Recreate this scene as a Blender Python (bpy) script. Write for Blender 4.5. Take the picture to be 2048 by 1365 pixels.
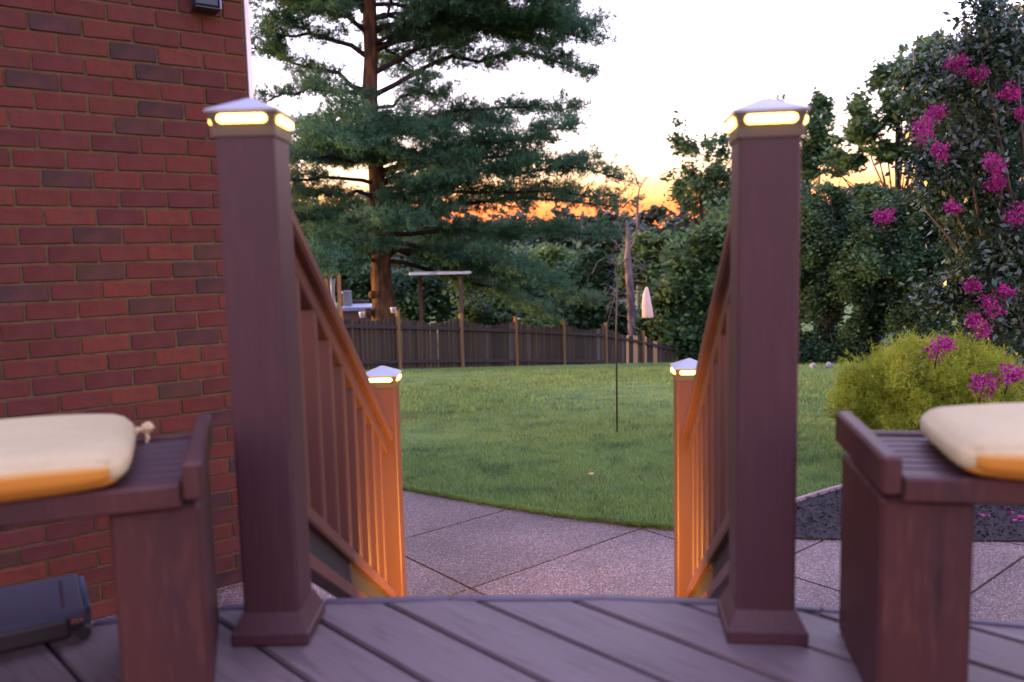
import bpy, bmesh, math, random
import numpy as np
from mathutils import Matrix, Vector

for o in list(bpy.data.objects):
    bpy.data.objects.remove(o)
rng = np.random.default_rng(7)
random.seed(7)
S = bpy.context.scene
COL = S.collection

# ------------------------------------------------------------------ camera
CAM_Z = 0.76
FPX, CX, CY = 1640.0, 1024.0, 682.5          # focal length and centre in pixels of a 2048 x 1365 frame
_p, _r = math.radians(6.1), 0.024
_fw = np.array([0, math.cos(_p), -math.sin(_p)])
_up = np.array([0, math.sin(_p), math.cos(_p)])
_rt = np.array([1.0, 0, 0])
CR = math.cos(_r) * _rt - math.sin(_r) * _up
CU = math.sin(_r) * _rt + math.cos(_r) * _up
cam_data = bpy.data.cameras.new('camera')
cam = bpy.data.objects.new('camera', cam_data)
COL.objects.link(cam)
cam.matrix_world = Matrix(((CR[0], CU[0], -_fw[0], 0), (CR[1], CU[1], -_fw[1], 0),
                           (CR[2], CU[2], -_fw[2], CAM_Z), (0, 0, 0, 1)))
cam_data.sensor_width = 36
cam_data.lens = 36 * FPX / 2048
cam_data.clip_start = 0.05
cam_data.clip_end = 3000
cam_data.dof.use_dof = True
cam_data.dof.focus_distance = 5.2
cam_data.dof.aperture_fstop = 2.5
S.camera = cam


def at(px, py, Y):
    """point at distance Y in front of the camera position that the photograph shows at (px, py)"""
    d = ((px - CX) / FPX) * CR - ((py - CY) / FPX) * CU + _fw
    p = d * (Y / d[1])
    return np.array([p[0], p[1], p[2] + CAM_Z])


def onz(px, py, z):
    d = ((px - CX) / FPX) * CR - ((py - CY) / FPX) * CU + _fw
    p = d * ((z - CAM_Z) / d[2])
    return np.array([p[0], p[1], z])


# ------------------------------------------------------------------ sky, sun, exposure
SUN_AZ, SUN_EL = math.radians(-80), math.radians(3.0)     # azimuth from +Y towards +X
W = bpy.data.worlds.new('World')
S.world = W
W.use_nodes = True
nt = W.node_tree
nt.nodes.clear()
out = nt.nodes.new('ShaderNodeOutputWorld')
bg = nt.nodes.new('ShaderNodeBackground')
sky = nt.nodes.new('ShaderNodeTexSky')
sky.sky_type = 'NISHITA'
sky.sun_disc = False
sky.sun_elevation = SUN_EL
sky.sun_rotation = SUN_AZ
sky.air_density = 1.0
sky.dust_density = 2.0
sky.ozone_density = 2.5
tc = nt.nodes.new('ShaderNodeTexCoord')
sep = nt.nodes.new('ShaderNodeSeparateXYZ')
nt.links.new(tc.outputs['Generated'], sep.inputs[0])
ramp = nt.nodes.new('ShaderNodeValToRGB')
ramp.color_ramp.interpolation = 'EASE'
els = ramp.color_ramp.elements
els[0].position = 0.0
els[0].color = (0.85, 0.16, 0.03, 1)
els[1].position = 1.0
els[1].color = (0.54, 0.53, 1.0, 1)
for pos, c in ((0.050, (1.0, 0.19, 0.04)), (0.070, (1.0, 0.40, 0.13)), (0.094, (1.0, 0.58, 0.34)), (0.124, (1.0, 0.71, 0.60)), (0.16, (0.98, 0.80, 0.90)),
               (0.24, (0.90, 0.80, 1.0)), (0.5, (0.72, 0.66, 1.0))):
    e = els.new(pos)
    e.color = (*c, 1)
nt.links.new(sep.outputs['Z'], ramp.inputs[0])
mul = nt.nodes.new('ShaderNodeMix')
mul.data_type = 'RGBA'
mul.blend_type = 'MULTIPLY'
mul.inputs[0].default_value = 0.0
add = nt.nodes.new('ShaderNodeVectorMath')
add.operation = 'MULTIPLY_ADD'
add.inputs[1].default_value = (15.0, 15.0, 15.0)          # the dusk glow, same unit as the physical sky
nt.links.new(ramp.outputs[0], add.inputs[0])
nt.links.new(sky.outputs[0], add.inputs[2])
nt.links.new(add.outputs[0], bg.inputs[0])
bg.inputs[1].default_value = 0.1
nt.links.new(bg.outputs[0], out.inputs[0])

sun_l = bpy.data.lights.new('sun', 'SUN')
sun_l.energy = 5.0
sun_l.angle = math.radians(0.6)
sun_l.color = (1.0, 0.50, 0.13)
sun_o = bpy.data.objects.new('sun', sun_l)
COL.objects.link(sun_o)
_sd = Vector((math.sin(SUN_AZ) * math.cos(SUN_EL), math.cos(SUN_AZ) * math.cos(SUN_EL), math.sin(SUN_EL)))
sun_o.rotation_euler = _sd.to_track_quat('Z', 'Y').to_euler()
sun_o.location = _sd * 60
S.view_settings.view_transform = 'Standard'
S.view_settings.look = 'None'
S.view_settings.exposure = 0.95
S.view_settings.gamma = 1.0
S.view_settings.use_curve_mapping = False


# ------------------------------------------------------------------ materials
def mat(name, base, rough=0.7, noise=None, spec=0.4, bump=None, obj_color=False, translucent=0.0, coat=0.0,
        emission=None, strength=0.0, stretch=None, metallic=0.0, turn=None):
    """noise: list of (scale, colour, amount, lo, hi) layers mixed over the base; bump: (scale, strength, distance)"""
    m = bpy.data.materials.new(name)
    m.use_nodes = True
    n, l = m.node_tree.nodes, m.node_tree.links
    b = n['Principled BSDF']
    b.inputs['Roughness'].default_value = rough
    b.inputs['Specular IOR Level'].default_value = spec
    b.inputs['Metallic'].default_value = metallic
    b.inputs['Coat Weight'].default_value = coat
    b.inputs['Coat Roughness'].default_value = 0.35
    co = n.new('ShaderNodeTexCoord')
    vec = co.outputs['Object']
    if turn is not None:
        mp0 = n.new('ShaderNodeMapping')
        mp0.inputs['Rotation'].default_value = (0, 0, turn)
        l.new(vec, mp0.inputs[0])
        vec = mp0.outputs[0]
    if stretch:
        mp = n.new('ShaderNodeMapping')
        mp.inputs['Scale'].default_value = stretch
        l.new(vec, mp.inputs[0])
        vec = mp.outputs[0]
    if obj_color:
        oi = n.new('ShaderNodeObjectInfo')
        col = oi.outputs['Color']
    else:
        rgb = n.new('ShaderNodeRGB')
        rgb.outputs[0].default_value = (*base, 1)
        col = rgb.outputs[0]
    for k, (sc, c, amt, lo, hi) in enumerate(noise or []):
        t = n.new('ShaderNodeTexNoise')
        t.inputs['Scale'].default_value = sc
        t.inputs['Detail'].default_value = 4
        l.new(vec, t.inputs['Vector'])
        mr = n.new('ShaderNodeMapRange')
        mr.inputs[1].default_value = lo
        mr.inputs[2].default_value = hi
        mr.inputs[4].default_value = amt
        l.new(t.outputs['Fac'], mr.inputs[0])
        mx = n.new('ShaderNodeMix')
        mx.data_type = 'RGBA'
        l.new(mr.outputs[0], mx.inputs[0])
        l.new(col, mx.inputs[6])
        mx.inputs[7].default_value = (*c, 1)
        col = mx.outputs[2]
    l.new(col, b.inputs['Base Color'])
    if bump:
        t = n.new('ShaderNodeTexNoise')
        t.inputs['Scale'].default_value = bump[0]
        t.inputs['Detail'].default_value = 5
        l.new(vec, t.inputs['Vector'])
        bp = n.new('ShaderNodeBump')
        bp.inputs['Strength'].default_value = bump[1]
        bp.inputs['Distance'].default_value = bump[2]
        l.new(t.outputs['Fac'], bp.inputs['Height'])
        l.new(bp.outputs[0], b.inputs['Normal'])
    if emission:
        b.inputs['Emission Color'].default_value = (*emission, 1)
        b.inputs['Emission Strength'].default_value = strength
    if translucent:
        tr = n.new('ShaderNodeBsdfTranslucent')
        l.new(col, tr.inputs['Color'])
        ms = n.new('ShaderNodeMixShader')
        ms.inputs[0].default_value = translucent
        l.new(b.outputs[0], ms.inputs[1])
        l.new(tr.outputs[0], ms.inputs[2])
        l.new(ms.outputs[0], n['Material Output'].inputs[0])
    return m


def leaf_mat(name, dark, light, warm, tr=0.3, rough=0.55, spec=0.3, sc=1.2):
    return mat(name, dark, rough, [(sc, light, 1.0, 0.38, 0.66), (sc * 5, dark, 0.7, 0.45, 0.75), (sc * 0.5, warm, 0.6, 0.55, 0.72)],
               spec, translucent=tr)


def aggregate_mat(name):
    m = bpy.data.materials.new(name)
    m.use_nodes = True
    n, l = m.node_tree.nodes, m.node_tree.links
    b = n['Principled BSDF']
    b.inputs['Roughness'].default_value = 0.55
    b.inputs['Specular IOR Level'].default_value = 0.4
    co = n.new('ShaderNodeTexCoord')
    v = n.new('ShaderNodeTexVoronoi')
    v.inputs['Scale'].default_value = 105
    l.new(co.outputs['Object'], v.inputs['Vector'])
    cr = n.new('ShaderNodeValToRGB')
    cr.color_ramp.interpolation = 'CONSTANT'
    e = cr.color_ramp.elements
    e[0].color = (0.13, 0.075, 0.075, 1)
    e[1].position = 0.90
    e[1].color = (0.36, 0.28, 0.28, 1)
    for p, c in ((0.18, (0.24, 0.13, 0.11)), (0.36, (0.19, 0.115, 0.12)), (0.52, (0.32, 0.20, 0.17)), (0.70, (0.25, 0.165, 0.165))):
        x = e.new(p)
        x.color = (*c, 1)
    sp = n.new('ShaderNodeSeparateColor')
    l.new(v.outputs['Color'], sp.inputs[0])
    l.new(sp.outputs[0], cr.inputs[0])
    edge = n.new('ShaderNodeMapRange')
    edge.inputs[1].default_value = 0.30
    edge.inputs[2].default_value = 0.62
    l.new(v.outputs['Distance'], edge.inputs[0])
    mx = n.new('ShaderNodeMix')
    mx.data_type = 'RGBA'
    l.new(edge.outputs[0], mx.inputs[0])
    l.new(cr.outputs[0], mx.inputs[6])
    mx.inputs[7].default_value = (0.075, 0.052, 0.050, 1)
    ns = n.new('ShaderNodeTexNoise')
    ns.inputs['Scale'].default_value = 1.6
    ns.inputs['Detail'].default_value = 5
    l.new(co.outputs['Object'], ns.inputs['Vector'])
    mr = n.new('ShaderNodeMapRange')
    mr.inputs[1].default_value = 0.35
    mr.inputs[2].default_value = 0.7
    mr.inputs[3].default_value = 0.62
    mr.inputs[4].default_value = 1.12
    l.new(ns.outputs['Fac'], mr.inputs[0])
    oi = n.new('ShaderNodeObjectInfo')
    rv = n.new('ShaderNodeMapRange')
    rv.inputs[3].default_value = 0.84
    rv.inputs[4].default_value = 1.14
    l.new(oi.outputs['Random'], rv.inputs[0])
    vm = n.new('ShaderNodeMath')
    vm.operation = 'MULTIPLY'
    l.new(mr.outputs[0], vm.inputs[0])
    l.new(rv.outputs[0], vm.inputs[1])
    m2 = n.new('ShaderNodeMix')
    m2.data_type = 'RGBA'
    m2.blend_type = 'MULTIPLY'
    m2.inputs[0].default_value = 1.0
    l.new(mx.outputs[2], m2.inputs[6])
    l.new(vm.outputs[0], m2.inputs[7])
    l.new(m2.outputs[2], b.inputs['Base Color'])
    bp = n.new('ShaderNodeBump')
    bp.invert = True
    bp.inputs['Strength'].default_value = 0.9
    bp.inputs['Distance'].default_value = 0.004
    l.new(v.outputs['Distance'], bp.inputs['Height'])
    l.new(bp.outputs[0], b.inputs['Normal'])
    return m


M = {}
M['brick'] = mat('brick', (0.2, 0.04, 0.04), 0.85, [(38, (0.02, 0.013, 0.02), 0.6, 0.45, 0.72), (9, (0.125, 0.036, 0.022), 0.5, 0.48, 0.75), (3, (0.035, 0.017, 0.024), 0.55, 0.5, 0.7)],
                 0.25, (130, 0.5, 0.004), obj_color=True)
M['mortar'] = mat('mortar', (0.092, 0.064, 0.037), 0.95, [(30, (0.06, 0.043, 0.027), 0.8, 0.4, 0.7)], 0.1, (200, 0.6, 0.003))
M['trim_white'] = mat('trim_white', (0.72, 0.68, 0.72), 0.45, [(3, (0.5, 0.46, 0.48), 0.5, 0.5, 0.8)])
M['post'] = mat('post_wrap', (0.050, 0.0175, 0.022), 0.5, [(3, (0.034, 0.013, 0.020), 0.7, 0.4, 0.7), (110, (0.060, 0.022, 0.027), 0.6, 0.5, 0.7), (34, (0.032, 0.012, 0.017), 0.4, 0.58, 0.74)],
                0.3, (160, 0.35, 0.002), stretch=(1, 1, 0.06))
M['rail'] = mat('rail_wood', (0.100, 0.037, 0.027), 0.45, [(4, (0.072, 0.027, 0.024), 0.7, 0.4, 0.7)], 0.3, (90, 0.2, 0.002), stretch=(1, 1, 0.2))
M['dark_board'] = mat('dark_board', (0.02, 0.014, 0.016), 0.8)
M['bench'] = mat('bench_wood', (0.054, 0.0165, 0.0145), 0.5, [(5, (0.028, 0.011, 0.016), 0.8, 0.4, 0.7), (95, (0.080, 0.028, 0.022), 0.65, 0.52, 0.72), (24, (0.013, 0.006, 0.008), 0.8, 0.62, 0.72)],
                 0.3, (110, 0.45, 0.003), stretch=(1, 1, 0.16))
M['slat'] = mat('bench_slat_wood', (0.050, 0.020, 0.024), 0.48, [(5, (0.028, 0.013, 0.020), 0.8, 0.4, 0.7), (95, (0.075, 0.032, 0.034), 0.65, 0.52, 0.72)],
                0.4, (110, 0.45, 0.003), stretch=(0.12, 1, 1))
M['deck'] = mat('deck_board', (0.118, 0.082, 0.084), 0.55,
                [(1.6, (0.080, 0.056, 0.062), 0.85, 0.38, 0.66), (9, (0.150, 0.118, 0.122), 0.6, 0.52, 0.75), (70, (0.055, 0.036, 0.040), 0.75, 0.52, 0.72), (26, (0.045, 0.030, 0.034), 0.6, 0.62, 0.76)],
                0.4, (90, 0.5, 0.004), stretch=(0.10, 1, 1), turn=math.radians(46))
M['deck_edge'] = mat('deck_edge', (0.050, 0.034, 0.055), 0.5, [(9, (0.08, 0.06, 0.085), 0.6, 0.5, 0.75)], 0.5)
M['cap'] = mat('cap_metal', (0.30, 0.31, 0.37), 0.38, [(7, (0.22, 0.23, 0.28), 0.6, 0.4, 0.7)], 0.6)
M['cap_side'] = mat('cap_housing', (0.075, 0.052, 0.036), 0.45, [(9, (0.055, 0.04, 0.03), 0.6, 0.4, 0.7)], 0.5)
M['lens'] = mat('lens_lit', (0.9, 0.8, 0.5), 0.3, emission=(1.0, 0.60, 0.11), strength=4.5)
M['step_lens'] = mat('step_lens_lit', (0.9, 0.8, 0.5), 0.3, emission=(1.0, 0.50, 0.065), strength=290.0)
M['black'] = mat('black_plastic', (0.012, 0.012, 0.016), 0.4)
M['navy'] = mat('navy_metal', (0.012, 0.020, 0.042), 0.35)
M['cushion'] = mat('cushion_fabric', (0.42, 0.345, 0.20), 0.9, [(4, (0.37, 0.305, 0.175), 0.5, 0.4, 0.7), (160, (0.34, 0.275, 0.155), 0.5, 0.5, 0.7)], 0.15, (16, 0.35, 0.02))
M['cushion_warm_light'] = mat('cushion_warm_light', (0.46, 0.19, 0.028), 0.9, [(5, (0.38, 0.15, 0.022), 0.6, 0.4, 0.7)], 0.15, (420, 0.25, 0.001))  # warm light falling on the cushion fronts, put into the fabric colour
M['cushion_light_fade'] = mat('cushion_light_fade', (0.45, 0.27, 0.10), 0.9, [(5, (0.42, 0.23, 0.07), 0.6, 0.4, 0.7)], 0.15, (420, 0.25, 0.001))  # paler rows where that painted warm light fades into the cream
M['tie'] = mat('tie_fabric', (0.55, 0.40, 0.22), 0.9)
M['bin_lid'] = mat('bin_lid', (0.038, 0.038, 0.055), 0.4, [(3, (0.028, 0.028, 0.042), 0.6, 0.4, 0.7)], 0.5)
M['bin_edge'] = mat('bin_edge', (0.040, 0.046, 0.080), 0.3, spec=0.5)
M['bin_body'] = mat('bin_body', (0.020, 0.014, 0.020), 0.4)
M['patio'] = aggregate_mat('exposed_aggregate')
M['patio_base'] = mat('joint_dirt', (0.035, 0.026, 0.024), 0.95)
M['soil'] = mat('lawn_soil', (0.095, 0.150, 0.048), 0.95,
                [(0.5, (0.115, 0.175, 0.050), 0.9, 0.42, 0.66), (3.0, (0.038, 0.085, 0.028), 0.7, 0.5, 0.72), (14, (0.09, 0.15, 0.04), 0.6, 0.5, 0.75),
                 (1.1, (0.10, 0.085, 0.035), 0.55, 0.62, 0.76)], 0.1, (40, 0.6, 0.02))
M['grass'] = mat('grass_blades', (0.140, 0.225, 0.060), 0.6,
                 [(0.5, (0.200, 0.275, 0.070), 0.9, 0.42, 0.66), (3.0, (0.060, 0.115, 0.042), 0.85, 0.5, 0.68), (1.1, (0.13, 0.12, 0.045), 0.7, 0.58, 0.72), (9, (0.15, 0.22, 0.07), 0.6, 0.55, 0.7)],
                 0.3, translucent=0.25)
M['mulch'] = mat('mulch', (0.022, 0.017, 0.020), 0.9, [(60, (0.045, 0.034, 0.036), 0.8, 0.5, 0.75)], 0.3, (80, 0.7, 0.02))
M['edging'] = mat('edging', (0.22, 0.16, 0.17), 0.6, [(8, (0.14, 0.1, 0.11), 0.6, 0.45, 0.7)])
M['fence'] = mat('fence_wood', (0.06, 0.05, 0.045), 0.9, [(8, (0.04, 0.045, 0.038), 0.6, 0.4, 0.7)], 0.2, obj_color=True, stretch=(1, 1, 0.15))
M['bark_pine'] = mat('pine_bark', (0.105, 0.055, 0.027), 0.9, [(6, (0.032, 0.020, 0.018), 0.9, 0.42, 0.62)], 0.2, (9, 1.0, 0.06), stretch=(1, 1, 0.3))
M['bark_bough'] = mat('bough_bark', (0.030, 0.022, 0.024), 0.9, [(6, (0.018, 0.013, 0.016), 0.8, 0.4, 0.65)], 0.15)
M['bark'] = mat('bark', (0.036, 0.028, 0.028), 0.9, [(6, (0.02, 0.016, 0.017), 0.8, 0.4, 0.65)], 0.2, (12, 0.8, 0.03), stretch=(1, 1, 0.3))
M['bark_dead'] = mat('dead_bark', (0.17, 0.14, 0.17), 0.9, [(4, (0.07, 0.05, 0.065), 0.9, 0.45, 0.6), (1.2, (0.24, 0.13, 0.08), 0.6, 0.62, 0.7)], 0.2, (10, 0.9, 0.03), stretch=(1, 1, 0.4))
M['bark_myrtle'] = mat('myrtle_bark', (0.040, 0.024, 0.020), 0.6, [(9, (0.022, 0.014, 0.013), 0.8, 0.42, 0.64)], 0.4)
M['needles'] = leaf_mat('pine_needles', (0.036, 0.098, 0.058), (0.082, 0.195, 0.102), (0.105, 0.110, 0.045), 0.5, sc=0.7)
M['leaf_dark'] = leaf_mat('leaves_dark', (0.030, 0.064, 0.034), (0.068, 0.138, 0.058), (0.080, 0.095, 0.038), 0.4, sc=0.9)
M['leaf_mid'] = leaf_mat('leaves_mid', (0.048, 0.105, 0.050), (0.105, 0.195, 0.076), (0.12, 0.135, 0.052), 0.45, sc=0.8)
M['leaf_light'] = leaf_mat('leaves_light', (0.060, 0.120, 0.036), (0.125, 0.215, 0.060), (0.12, 0.14, 0.045), 0.4, sc=0.8)
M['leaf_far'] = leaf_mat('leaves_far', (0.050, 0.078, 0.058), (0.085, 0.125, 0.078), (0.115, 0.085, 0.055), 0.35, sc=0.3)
M['leaf_myrtle'] = leaf_mat('leaves_myrtle', (0.018, 0.042, 0.028), (0.040, 0.085, 0.050), (0.070, 0.060, 0.028), 0.25, rough=0.27, spec=0.6, sc=2.5)
M['leaf_gold'] = leaf_mat('golden_sprays', (0.19, 0.235, 0.022), (0.48, 0.52, 0.055), (0.34, 0.28, 0.045), 0.45, sc=5)
M['flower'] = mat('magenta_petals', (0.32, 0.012, 0.16), 0.6, [(30, (0.48, 0.06, 0.30), 0.9, 0.45, 0.65), (12, (0.15, 0.005, 0.08), 0.6, 0.45, 0.7)], 0.3, translucent=0.35)
M['seed'] = mat('seed_stalks', (0.20, 0.18, 0.20), 0.8)
M['iron'] = mat('dark_iron', (0.012, 0.014, 0.016), 0.5)
M['sock'] = mat('feeder_mesh', (0.62, 0.52, 0.52), 0.8, [(10, (0.48, 0.36, 0.34), 0.7, 0.45, 0.65)], 0.2, translucent=0.25)
M['cedar'] = mat('cedar', (0.42, 0.20, 0.08), 0.8, [(6, (0.3, 0.13, 0.06), 0.6, 0.4, 0.7)])
M['cloth'] = mat('white_cloth', (0.62, 0.60, 0.66), 0.9, [(2.5, (0.10, 0.09, 0.12), 0.9, 0.62, 0.68)], 0.1)
M['roof_white'] = mat('white_metal', (0.62, 0.66, 0.78), 0.4, [(1.2, (0.18, 0.20, 0.26), 0.9, 0.5, 0.6)])
M['roof_blue'] = mat('blue_metal', (0.18, 0.21, 0.36), 0.4)
M['brown'] = mat('brown_wood', (0.085, 0.045, 0.045), 0.8)
M['grey_block'] = mat('grey_block', (0.16, 0.16, 0.18), 0.9, [(3, (0.1, 0.1, 0.12), 0.7, 0.4, 0.7)])
M['stone'] = mat('grey_stone', (0.22, 0.22, 0.22), 0.9, [(7, (0.12, 0.12, 0.12), 0.8, 0.4, 0.7)])
M['dry_leaf'] = mat('dry_leaf', (0.42, 0.20, 0.14), 0.8)


# ------------------------------------------------------------------ geometry helpers
def mesh_np(name, V, F, smooth=False):
    """V: (n,3) array; F: (m,k) array or a list of index lists"""
    me = bpy.data.meshes.new(name)
    V = np.asarray(V, dtype=np.float32)
    if isinstance(F, np.ndarray):
        m, k = F.shape
        me.vertices.add(len(V))
        me.vertices.foreach_set('co', V.ravel())
        me.loops.add(m * k)
        me.loops.foreach_set('vertex_index', F.ravel().astype(np.int32))
        me.polygons.add(m)
        me.polygons.foreach_set('loop_start', np.arange(0, m * k, k, dtype=np.int32))
        me.polygons.foreach_set('loop_total', np.full(m, k, dtype=np.int32))
        me.update(calc_edges=True)
    else:
        me.from_pydata([tuple(map(float, v)) for v in V], [], [list(map(int, f)) for f in F])
        me.update()
    if smooth:
        me.polygons.foreach_set('use_smooth', np.ones(len(me.polygons), dtype=bool))
    return me


def obj(name, me, material, parent=None, loc=(0, 0, 0), rot=(0, 0, 0), kind=None):
    o = bpy.data.objects.new(name, me)
    COL.objects.link(o)
    if material is not None and me is not None and not me.materials:
        me.materials.append(M[material] if isinstance(material, str) else material)
    o.location = loc
    o.rotation_euler = rot
    if parent is not None:
        o.parent = parent
    if kind:
        o['kind'] = kind
    return o


def tag(o, label, cat, group=None):
    o['label'] = label
    o['category'] = cat
    if group:
        o['group'] = group
    return o


def thing(name, label, cat, loc=(0, 0, 0), rz=0.0, group=None):
    o = bpy.data.objects.new(name, None)
    COL.objects.link(o)
    o.empty_display_size = 0.1
    o.location = tuple(map(float, loc))
    o.rotation_euler = (0, 0, rz)
    return tag(o, label, cat, group)


def wpart(name, V, F, material, parent, smooth=False, kind=None):
    """part whose vertices are given in world coordinates; its parent is not rotated"""
    off = np.zeros(3)
    p = parent
    while p is not None:
        off += np.array(p.location)
        p = p.parent
    return obj(name, mesh_np(name, np.asarray(V) - off, F, smooth), material, parent, kind=kind)


_bev = {}


def bev_box(sx, sy, sz, b=0.004, seg=1):
    """chamfered box centred on the origin"""
    key = (round(sx, 4), round(sy, 4), round(sz, 4), b, seg)
    if key in _bev:
        return _bev[key]
    bm = bmesh.new()
    bmesh.ops.create_cube(bm, size=1)
    bmesh.ops.scale(bm, vec=(sx, sy, sz), verts=bm.verts)
    if b > 0:
        bmesh.ops.bevel(bm, geom=bm.edges[:], offset=b, segments=seg, affect='EDGES', profile=0.5)
    V = np.array([v.co[:] for v in bm.verts])
    F = [[v.index for v in f.verts] for f in bm.faces]
    bm.free()
    _bev[key] = (V, F)
    return V, F


def box_part(name, size, centre, material, parent, b=0.004, rot=(0, 0, 0), seg=1):
    V, F = bev_box(*size, b, seg)
    return obj(name, mesh_np(name, V, F), material, parent, centre, rot)


def bar(name, p0, p1, w, h, material, parent, b=0.003, world=True):
    """straight bar from p0 to p1, w wide (horizontal), h thick (in the vertical plane); world coordinates"""
    p0, p1 = np.array(p0, float), np.array(p1, float)
    d = p1 - p0
    L = np.linalg.norm(d)
    d /= L
    s = np.cross(d, [0, 0, 1.0])
    s = np.array([1.0, 0, 0]) if np.linalg.norm(s) < 1e-4 else s / np.linalg.norm(s)
    u = np.cross(s, d)
    V, F = bev_box(L, w, h, b)
    Vw = (p0 + p1) / 2 + V[:, :1] * d + V[:, 1:2] * s + V[:, 2:3] * u
    if world:
        return wpart(name, Vw, F, material, parent)
    return obj(name, mesh_np(name, Vw, F), material, parent)


def merge(parts):
    Vs, Fs, n = [], [], 0
    for V, F in parts:
        Vs.append(np.asarray(V))
        Fs += [[i + n for i in f] for f in F]
        n += len(V)
    return np.vstack(Vs), Fs


def prism(poly, z0, z1):
    n = len(poly)
    V = [(x, y, z0) for x, y in poly] + [(x, y, z1) for x, y in poly]
    F = [list(range(n, 2 * n)), list(range(n - 1, -1, -1))] + [[i, (i + 1) % n, n + (i + 1) % n, n + i] for i in range(n)]
    return np.array(V), F


def clip(poly, a, b, c):
    """keep the part of poly where a*x + b*y <= c"""
    res = []
    for i in range(len(poly)):
        p, q = poly[i], poly[(i + 1) % len(poly)]
        dp, dq = a * p[0] + b * p[1] - c, a * q[0] + b * q[1] - c
        if dp <= 0:
            res.append(p)
        if (dp < 0 < dq) or (dq < 0 < dp):
            t = dp / (dp - dq)
            res.append((p[0] + t * (q[0] - p[0]), p[1] + t * (q[1] - p[1])))
    return res


def tube(P, R, sides=8, wob=0.0):
    P = np.asarray(P, float)
    n = len(P)
    T = np.gradient(P, axis=0)
    T /= np.linalg.norm(T, axis=1)[:, None] + 1e-9
    ref = np.array([0, 0, 1.0]) if abs(T[0][2]) < 0.9 else np.array([1.0, 0, 0])
    V = []
    a = np.linspace(0, 2 * math.pi, sides, endpoint=False)
    for i in range(n):
        x = np.cross(T[i], ref)
        x /= np.linalg.norm(x) + 1e-9
        y = np.cross(T[i], x)
        r = R[i] * (1 + wob * rng.uniform(-1, 1, sides)) if wob else np.full(sides, R[i])
        V.append(P[i] + (np.cos(a) * r)[:, None] * x + (np.sin(a) * r)[:, None] * y)
    V = np.vstack(V)
    F = []
    for i in range(n - 1):
        for k in range(sides):
            k2 = (k + 1) % sides
            F.append([i * sides + k, i * sides + k2, (i + 1) * sides + k2, (i + 1) * sides + k])
    F.append([(n - 1) * sides + k for k in range(sides)])
    F.append([k for k in reversed(range(sides))])
    return V, F


def curve_pts(p0, p1, n=6, sag=0.0, jit=0.0):
    t = np.linspace(0, 1, n)[:, None]
    P = np.array(p0) * (1 - t) + np.array(p1) * t
    P[:, 2] += sag * 4 * (t * (1 - t))[:, 0]
    if jit:
        P[1:-1] += rng.normal(0, jit, (n - 2, 3))
    return P


def rand_dirs(n):
    d = rng.normal(0, 1, (n, 3))
    return d / np.linalg.norm(d, axis=1)[:, None]


def leaves(C, size, up_bias=0.5, aspect=0.55):
    """rhombic leaf faces at centres C"""
    n = len(C)
    nor = rand_dirs(n)
    nor[:, 2] = np.abs(nor[:, 2]) + up_bias
    nor /= np.linalg.norm(nor, axis=1)[:, None]
    a = np.cross(nor, rand_dirs(n))
    a /= np.linalg.norm(a, axis=1)[:, None] + 1e-9
    b = np.cross(nor, a)
    s = size * rng.uniform(0.6, 1.3, n)[:, None]
    V = np.empty((n, 4, 3))
    V[:, 0] = C - a * s
    V[:, 1] = C + b * s * aspect
    V[:, 2] = C + a * s
    V[:, 3] = C - b * s * aspect
    return V.reshape(-1, 3), np.arange(n * 4).reshape(n, 4)


def clump_points(lobes, n, clumps=26, spread=0.22, shell=0.5):
    """points gathered in small clumps near the surface of ellipsoid lobes"""
    vol = np.array([l[3] * l[4] * l[5] for l in lobes]) ** 0.75
    cnt = np.maximum(1, (n * vol / vol.sum()).astype(int))
    out_ = []
    for l, c in zip(lobes, cnt):
        k = clumps
        d = rand_dirs(k)
        r = shell + (1 - shell) * rng.random(k) ** 0.6
        cc = np.array(l[:3]) + d * r[:, None] * np.array(l[3:6])
        w = rng.dirichlet(np.ones(k) * 2.0)
        ids = rng.choice(k, c, p=w)
        sg = spread * rng.uniform(0.6, 1.3, k)
        out_.append(cc[ids] + rng.normal(0, 1, (c, 3)) * (sg[ids][:, None] * np.array(l[3:6])))
    return np.vstack(out_)


def lin(c):
    return tuple(((v / 255.0) / 12.92 if v <= 10 else (((v / 255.0) + 0.055) / 1.055) ** 2.4) for v in c)


# ------------------------------------------------------------------ terrain
GZ = -0.86


def ground_z(x, y):
    t = np.maximum(np.asarray(y, float) - 5.0, 0)
    q = np.minimum(t, 27)
    z = -0.875 - 0.0376 * q - 0.00278 * q * q
    s = np.clip(t - 27, 0, 40)
    z = z - (0.1877 * s - 0.1877 * s * s / 80)
    return z - 0.12 * np.clip(np.asarray(y, float) - 30, 0, 12) * np.clip((np.asarray(x, float) - 1) / 4, 0, 1)


xs = np.concatenate([[-900, -300, -120, -70], np.arange(-46, 47, 1.0), [70, 120, 300, 900]])
ys = np.concatenate([[-60, -20, -6, 0, 3], np.arange(4, 46, 0.75), np.arange(47, 90, 3), [110, 160, 300, 700, 1500]])
gx, gy = np.meshgrid(xs, ys)
gzz = ground_z(gx, gy) + np.where(gy > 7, 0.03 * np.sin(gx * 0.9) * np.sin(gy * 0.7), 0)
V = np.stack([gx, gy, gzz], -1).reshape(-1, 3)
nx, ny = len(xs), len(ys)
idx = np.arange(nx * ny).reshape(ny, nx)
F = np.stack([idx[:-1, :-1], idx[:-1, 1:], idx[1:, 1:], idx[1:, :-1]], -1).reshape(-1, 4)
obj('lawn', mesh_np('lawn', V, F, True), 'soil', kind='structure')['label'] = 'gently sloping green lawn between the patio and the fence'

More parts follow.
